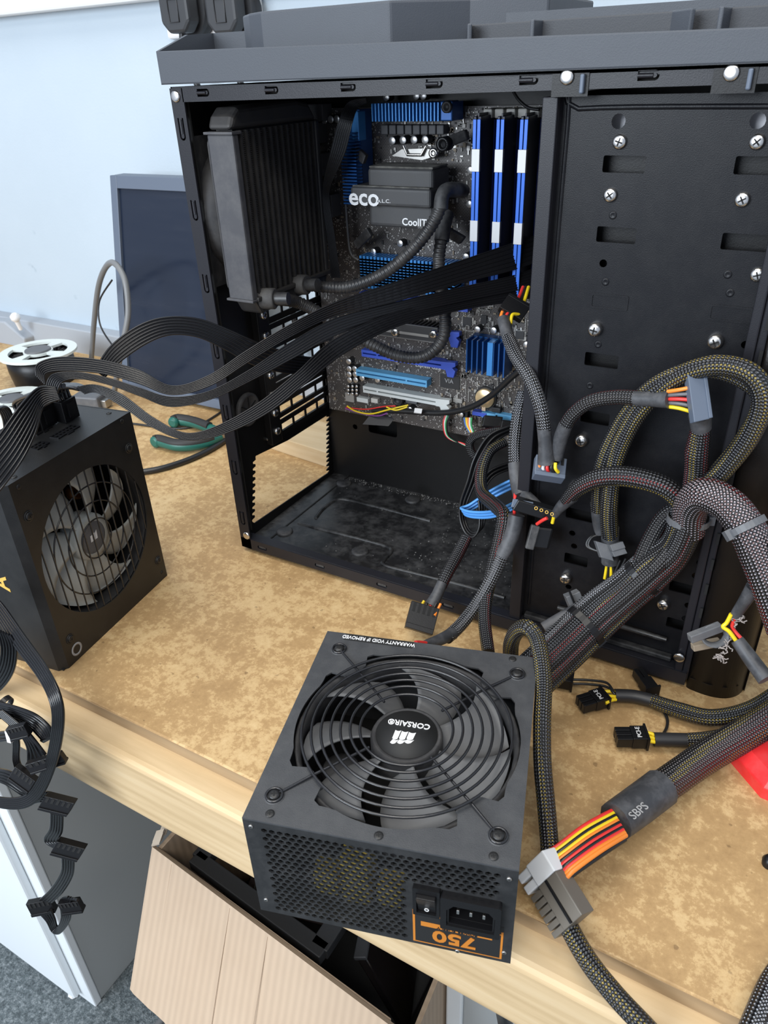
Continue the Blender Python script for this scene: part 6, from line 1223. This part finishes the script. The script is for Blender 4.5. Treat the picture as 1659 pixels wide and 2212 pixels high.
# hanging loom at the bottom left
G4 = 'flat black cables hanging over the bench edge'
def E(l, y): return [AY(a, b_, y+(c[0] if c else 0)) for a, b_, *c in l]
flat('hanging_cable', 'long flat black cable hanging in a loop over the bench edge', E([(-40, 1270, .0), (0, 1302), (50, 1372, -.01), (98, 1440, -.02), (128, 1500, -.03), (136, 1560, -.035), (122, 1640, -.04), (92, 1712, -.045), (55, 1742, -.05), (0, 1742, -.055), (-50, 1720, -.055)], -0.022), E([(-45, 1300, .0), (-8, 1330), (34, 1395, -.01), (80, 1455, -.02), (108, 1508, -.03), (116, 1560, -.035), (104, 1635, -.04), (78, 1695, -.045), (50, 1722, -.05), (0, 1724, -.055), (-50, 1704, -.055)], -0.020), 6, 0.0016, 'ribbon_black', group=G4)
flat('hanging_cable', 'flat black cable hanging in a gentle curve at the left edge', E([(22, 1372), (35, 1400), (28, 1450), (0, 1490), (-40, 1515)], -0.03), E([(-5, 1360), (4, 1400), (-2, 1438), (-20, 1465), (-60, 1490)], -0.03), 6, 0.0016, 'ribbon_black', group=G4)
flat('hanging_cable', 'short flat black cable bent down from the cable tie at the left edge', E([(-10, 1518), (30, 1528), (75, 1545), (105, 1570), (112, 1590), (100, 1594)], -0.05), E([(-10, 1540), (25, 1548), (62, 1566), (85, 1588), (95, 1600), (90, 1598)], -0.048), 6, 0.0016, 'ribbon_black', group=G4)
flat('hanging_cable', 'narrow flat black cable running down to the small drive plug', E([(0, 1535), (28, 1560), (40, 1600), (40, 1640), (50, 1665)], -0.052), E([(0, 1545), (22, 1566), (30, 1602), (30, 1642), (38, 1668)], -0.052), 4, 0.0015, 'ribbon_black', group=G4)
flat('hanging_cable', 'flat black cable fanning out to the wide drive plug', E([(5, 1535), (50, 1572), (75, 1600), (98, 1630)], -0.055), E([(0, 1545), (42, 1582), (60, 1612), (62, 1645)], -0.055), 5, 0.0014, 'ribbon_black', group=G4)
flat('hanging_cable', 'flat black cable crossing the bottom of the hanging loop', E([(-30, 1660), (20, 1668), (60, 1698), (85, 1716)], -0.06), E([(-30, 1680), (10, 1690), (50, 1716), (78, 1728)], -0.06), 5, 0.0016, 'ribbon_black', group=G4)
def hplug(lab, cx, cy, e1, e2, y, th=0.003, tilt=0.3):
    c = AY(cx, cy, y); tt = thing('drive_plug', lab, 'plug', c, 0, 'drive plugs hanging over the bench edge'); sata(tt, c, e1, e2, th, tilt=tilt); return tt
hplug('wide black drive plug inside the hanging cable loop', 100, 1645, (38, -12), (5, 10), -0.060)
hplug('small black drive plug inside the hanging cable loop', 52, 1680, (22, 16), (-10, 14), -0.064)
tt = hplug('black round-wire plug with a white band at the left edge', 40, 1578, (20, -5), (4, 12), -0.062)
b = MB(); c = AY(21, 1590, -0.066); a1, a2, n = ibox(b, c, (4, 1), (3, 12), 0.003); b.build('band', 'white_plastic', tt)
for k in range(3): wire(tt, [AY(20, 1582+7*k, -0.064), AY(-5, 1584+8*k, -0.064), AY(-30, 1590+8*k, -0.064)], 'black', 0.0014)
ziptie(tt, AY(8, 1525, -0.045), (1, 0, -0.4), 0.006, 0.008, head=-1)
# chain of SATA plugs
t = newcable('zigzag flat black cable with a chain of drive plugs hanging beside the cabinet', 'cable', [AY(120, 2010, -.06)], G4, 'hanging_cable')
yy = -0.06
flat('', '', E([(60, 1725), (100, 1712), (112, 1722)], yy), E([(60, 1738), (88, 1730), (98, 1738)], yy), 5, 0.0014, 'ribbon_black', t=t)
sata(t, AY(126, 1734, yy), (32, 8), (-9, 14), 0.0034, tilt=0.3)
flat('', '', E([(112, 1756), (110, 1790), (98, 1815), (122, 1832)], yy), E([(134, 1760), (132, 1796), (122, 1815), (138, 1826)], yy), 5, 0.0014, 'ribbon_black', t=t)
sata(t, AY(150, 1832, yy), (30, 8), (-9, 14), 0.0034, tilt=0.3)
flat('', '', E([(136, 1852), (134, 1885), (112, 1920), (88, 1944)], yy), E([(158, 1856), (155, 1890), (135, 1925), (112, 1948)], yy), 5, 0.0014, 'ribbon_black', t=t)
sata(t, AY(90, 1955, yy), (26, -5), (4, 14), 0.0034, tilt=0.3)
flat('', '', E([(86, 1972), (102, 1990), (114, 2012), (130, 2014), (150, 1985), (152, 1945), (168, 1944)], yy), E([(110, 1966), (118, 1986), (122, 2000), (128, 2000), (134, 1980), (132, 1945), (148, 1938)], yy), 5, 0.0013, 'ribbon_black', t=t)
sata(t, AY(154, 1955, yy), (22, -3), (4, 12), 0.0034, tilt=0.3)
# ================================================================== CARDBOARD BOX UNDER THE BENCH
bx = thing('cardboard_box', 'open brown cardboard box with a folded out flap under the bench', 'box', (-0.27, 0.1, FLOOR))
xa, xb, ya, yb, zt, zb = -0.396, -0.1475, -0.008, 0.26, -0.150, FLOOR
def wallq(P, n_, name='wall', tk=0.004):
    P = [Vector(p) for p in P]; vec = (P[1]-P[0]).cross(P[3]-P[0]).normalized()*tk; b = MB(); w_ = (P[1]-P[0]).length; h_ = (P[3]-P[0]).length
    Q = [p+vec for p in P]; uv = [(0, 0), (w_, 0), (w_, h_), (0, h_)]
    b.add(P+Q, [(3, 2, 1, 0), (4, 5, 6, 7), (0, 1, 5, 4), (1, 2, 6, 5), (2, 3, 7, 6), (3, 0, 4, 7)], [uv[::-1], uv, uv, uv, uv, uv]); return b.build(name, 'cardboard', bx)
ye = -0.030
wallq([(xa, ya, zb), (xb, ye, zb), (xb, ye, zt), (xa, ya, zt)], 1); wallq([(xa, yb, zb), (xb, yb, zb), (xb, yb, zt), (xa, yb, zt)], 1)
wallq([(xa, ya, zb), (xa, yb, zb), (xa, yb, zt), (xa, ya, zt)], 1); wallq([(xb, ye, zb), (xb, yb, zb), (xb, yb, zt), (xb, ye, zt-0.085)], 1); wallq([(xa, ya, zb+0.001), (xb, ya, zb+0.001), (xb, yb, zb+0.001), (xa, yb, zb+0.001)], 1, 'bottom')
# flap folded outwards, torn at its right end
p0 = Vector((xa-0.002, ya-0.001, zt+0.002)); p1 = Vector((-0.139, ye-0.003, zt+0.002)); q0 = AZ(289, 2132, -0.25); q1 = AZ(1100, 2460, -0.25)
nx = 40; vs = []; fs = []; uv = []; rn = random.Random(2)
dn = (p1-p0).cross(q0-p0).normalized(); 
if dn.y > 0: dn = -dn
for i in range(nx+1):
    t = i/nx; a = p0.lerp(p1, t); e = q0.lerp(q0+Vector((p1.x-p0.x, -0.028, 0)), t)
    wob = 0.0015*math.sin(9*t)+0.0010*math.sin(31*t)+rn.uniform(-.0004, .0004)
    tear = max(0, t-0.9)*0.35*(1+0.5*math.sin(i*2.1))
    for j in range(5): s_ = j/4; p = a.lerp(e, s_*(1-tear))+dn*(wob*s_); vs.append(p)
N = len(vs); vs2 = vs+[p+dn*0.004 for p in vs]
for i in range(nx):
    for j in range(4):
        q = (i*5+j, (i+1)*5+j, (i+1)*5+j+1, i*5+j+1); fs.append(tuple(N+k for k in q[::-1])); fs.append(q); u = [(i/nx*0.27, j*.03), ((i+1)/nx*0.27, j*.03), ((i+1)/nx*0.27, (j+1)*.03), (i/nx*0.27, (j+1)*.03)]; uv += [u[::-1], u]
    for j in (0, 4): q = (i*5+j, (i+1)*5+j); fs.append((q[0], q[1], N+q[1], N+q[0]) if j == 4 else (q[1], q[0], N+q[0], N+q[1])); uv.append(None)
for j in range(4): fs.append((j, j+1, N+j+1, N+j)); fs.append((nx*5+j+1, nx*5+j, N+nx*5+j, N+nx*5+j+1)); uv += [None, None]
b = MB(); b.add(vs2, fs, uv); b.build('flap', 'cardboard', bx)
for xp in (0.10, 0.37, 0.53):
    a = p0.lerp(p1, xp)+dn*0.0040; e = (q0.lerp(q0+Vector((p1.x-p0.x, -0.028, 0)), xp))+dn*0.0040; b = MB(); b.tube([a+(e-a)*0.02, a.lerp(e, .5)+dn*0.0005, e-(e-a)*.03], 0.0003, 6); b.build('crease', 'cardboard', bx)
c = p0+Vector((0.0, 0.004, 0.002)); b = MB()
for i in range(4): b.obox(c+Vector((rn.uniform(-.004, .002), rn.uniform(-.004, .01), rn.uniform(0, .006))), (0.003, 0.002, 0.001), (-0.001, 0.004, 0.002), (0, 0, 0.0008))
b.build('torn_tape', 'tape_clear', bx, kind='stuff')
# contents
zi = -0.172
t = thing('bezel_frame', 'black plastic frame lying on top inside the cardboard box', 'frame', (-0.3, 0.05, zi))
def bar(t, a, e, w_, h_=0.006, mat='plug_black', name='bar'):
    a, e = Vector(a), Vector(e); d = (e-a); s_ = Vector((-d.y, d.x, 0)).normalized()*w_; b = MB(); b.obox((a+e)/2, d/2, s_, (0, 0, h_)); return b.build(name, mat, t, bevel=0.001)
A = AZ(452, 1898, zi); Bq = AZ(790, 2130, zi)
A = Vector((-0.372, 0.008, zi)); Bq = Vector((-0.222, -0.006, zi))
bar(t, A, Bq, 0.007); bar(t, A+Vector((0.005, 0, 0)), A+Vector((0.012, 0.14, 0)), 0.008); bar(t, Bq+Vector((-0.006, 0, 0)), Bq+Vector((-0.002, 0.14, 0)), 0.008); bar(t, A+Vector((0.012, 0.14, 0)), Bq+Vector((-0.002, 0.14, 0)), 0.007)
t = thing('tablet', 'dark brown tablet with rounded corners standing in the cardboard box', 'tablet', (-0.22, 0.06, -0.24))
M = Matrix.Translation((-0.285, 0.062, -0.225)) @ Matrix.Rotation(0.25, 4, 'Z') @ Matrix.Rotation(0.25, 4, 'X')
b = MB(); b.plate(rrect(-0.06, -0.03, 0.05, 0.10, 0.014), [], (0, 0, 0), (1, 0, 0), (0, 1, 0), 0.007); b.v = [M @ p for p in b.v]; b.build('shell', 'brown_lid', t, bevel=0.001)
b = MB(); b.tube([M @ Vector((x, y, 0.0075)) for x, y in rrect(-0.053, -0.023, 0.043, 0.093, 0.010)], 0.0007, 6, closed=True); b.build('rim_line', 'grey_plastic', t)
t = thing('glass_panel', 'black glossy panel standing on edge at the right inside the cardboard box', 'panel', (-0.17, 0.03, -0.3))
M = Matrix.Translation((-0.190, 0.045, -0.235)) @ Matrix.Rotation(0.35, 4, 'Z') @ Matrix.Rotation(-0.3, 4, 'Y')
b = MB(); b.box((-0.004, -0.035, -0.05), (0.004, 0.09, 0.065)); b.v = [M @ p for p in b.v]; b.build('body', 'dark_glass', t, bevel=0.0015)
b = MB(); b.box((-0.0055, -0.036, 0.063), (0.0055, 0.091, 0.067)); b.v = [M @ p for p in b.v]; b.build('edge', 'plug_black', t, bevel=0.001)
t = thing('dark_case', 'matt black plastic case filling the bottom of the cardboard box', 'case', (-0.26, 0.13, FLOOR))
b = MB(); b.box((xa+0.01, ya+0.012, -0.52), (xb-0.01, yb-0.02, -0.30)); b.build('body', 'interior_dark', t, bevel=0.004)
b = MB(); b.box((xa+0.02, ya+0.02, -0.30), (xb-0.02, yb-0.03, -0.292)); b.build('cover', 'plug_black', t, bevel=0.002)
b = MB(); b.box((xa+0.01, ya+0.012, FLOOR+0.006), (xb-0.01, yb-0.02, -0.52)); b.build('tray', 'interior_dark', t, bevel=0.002)
# cable showing under the bench
tubething('under_cable', 'black cable hanging below the bench at the bottom of the picture', 'cable', [AY(1085, 2170, 0.02), AY(1090, 2200, 0.03), AY(1100, 2260, 0.03)], 0.006, 'wire_black')
tubething('floor_cable', 'pale cable on the carpet beside the cardboard box', 'cable', [AZ(330, 2225, FLOOR+0.004), AZ(352, 2200, FLOOR+0.004), AZ(370, 2180, FLOOR+0.004), AZ(390, 2160, FLOOR+0.004)], 0.005, 'grey_cable')
c = AZ(160, 2146, FLOOR); t = thing('paper_scrap', 'small crumpled white scrap on the carpet by the cabinet', 'scrap', c)
b = MB(); b.lathe([(0.003, 0), (0.009, 0.003), (0.006, 0.008), (0.002, 0.010)], c, (0.2, 0, 1), 7, smooth=False); b.build('paper', 'white_plastic', t)
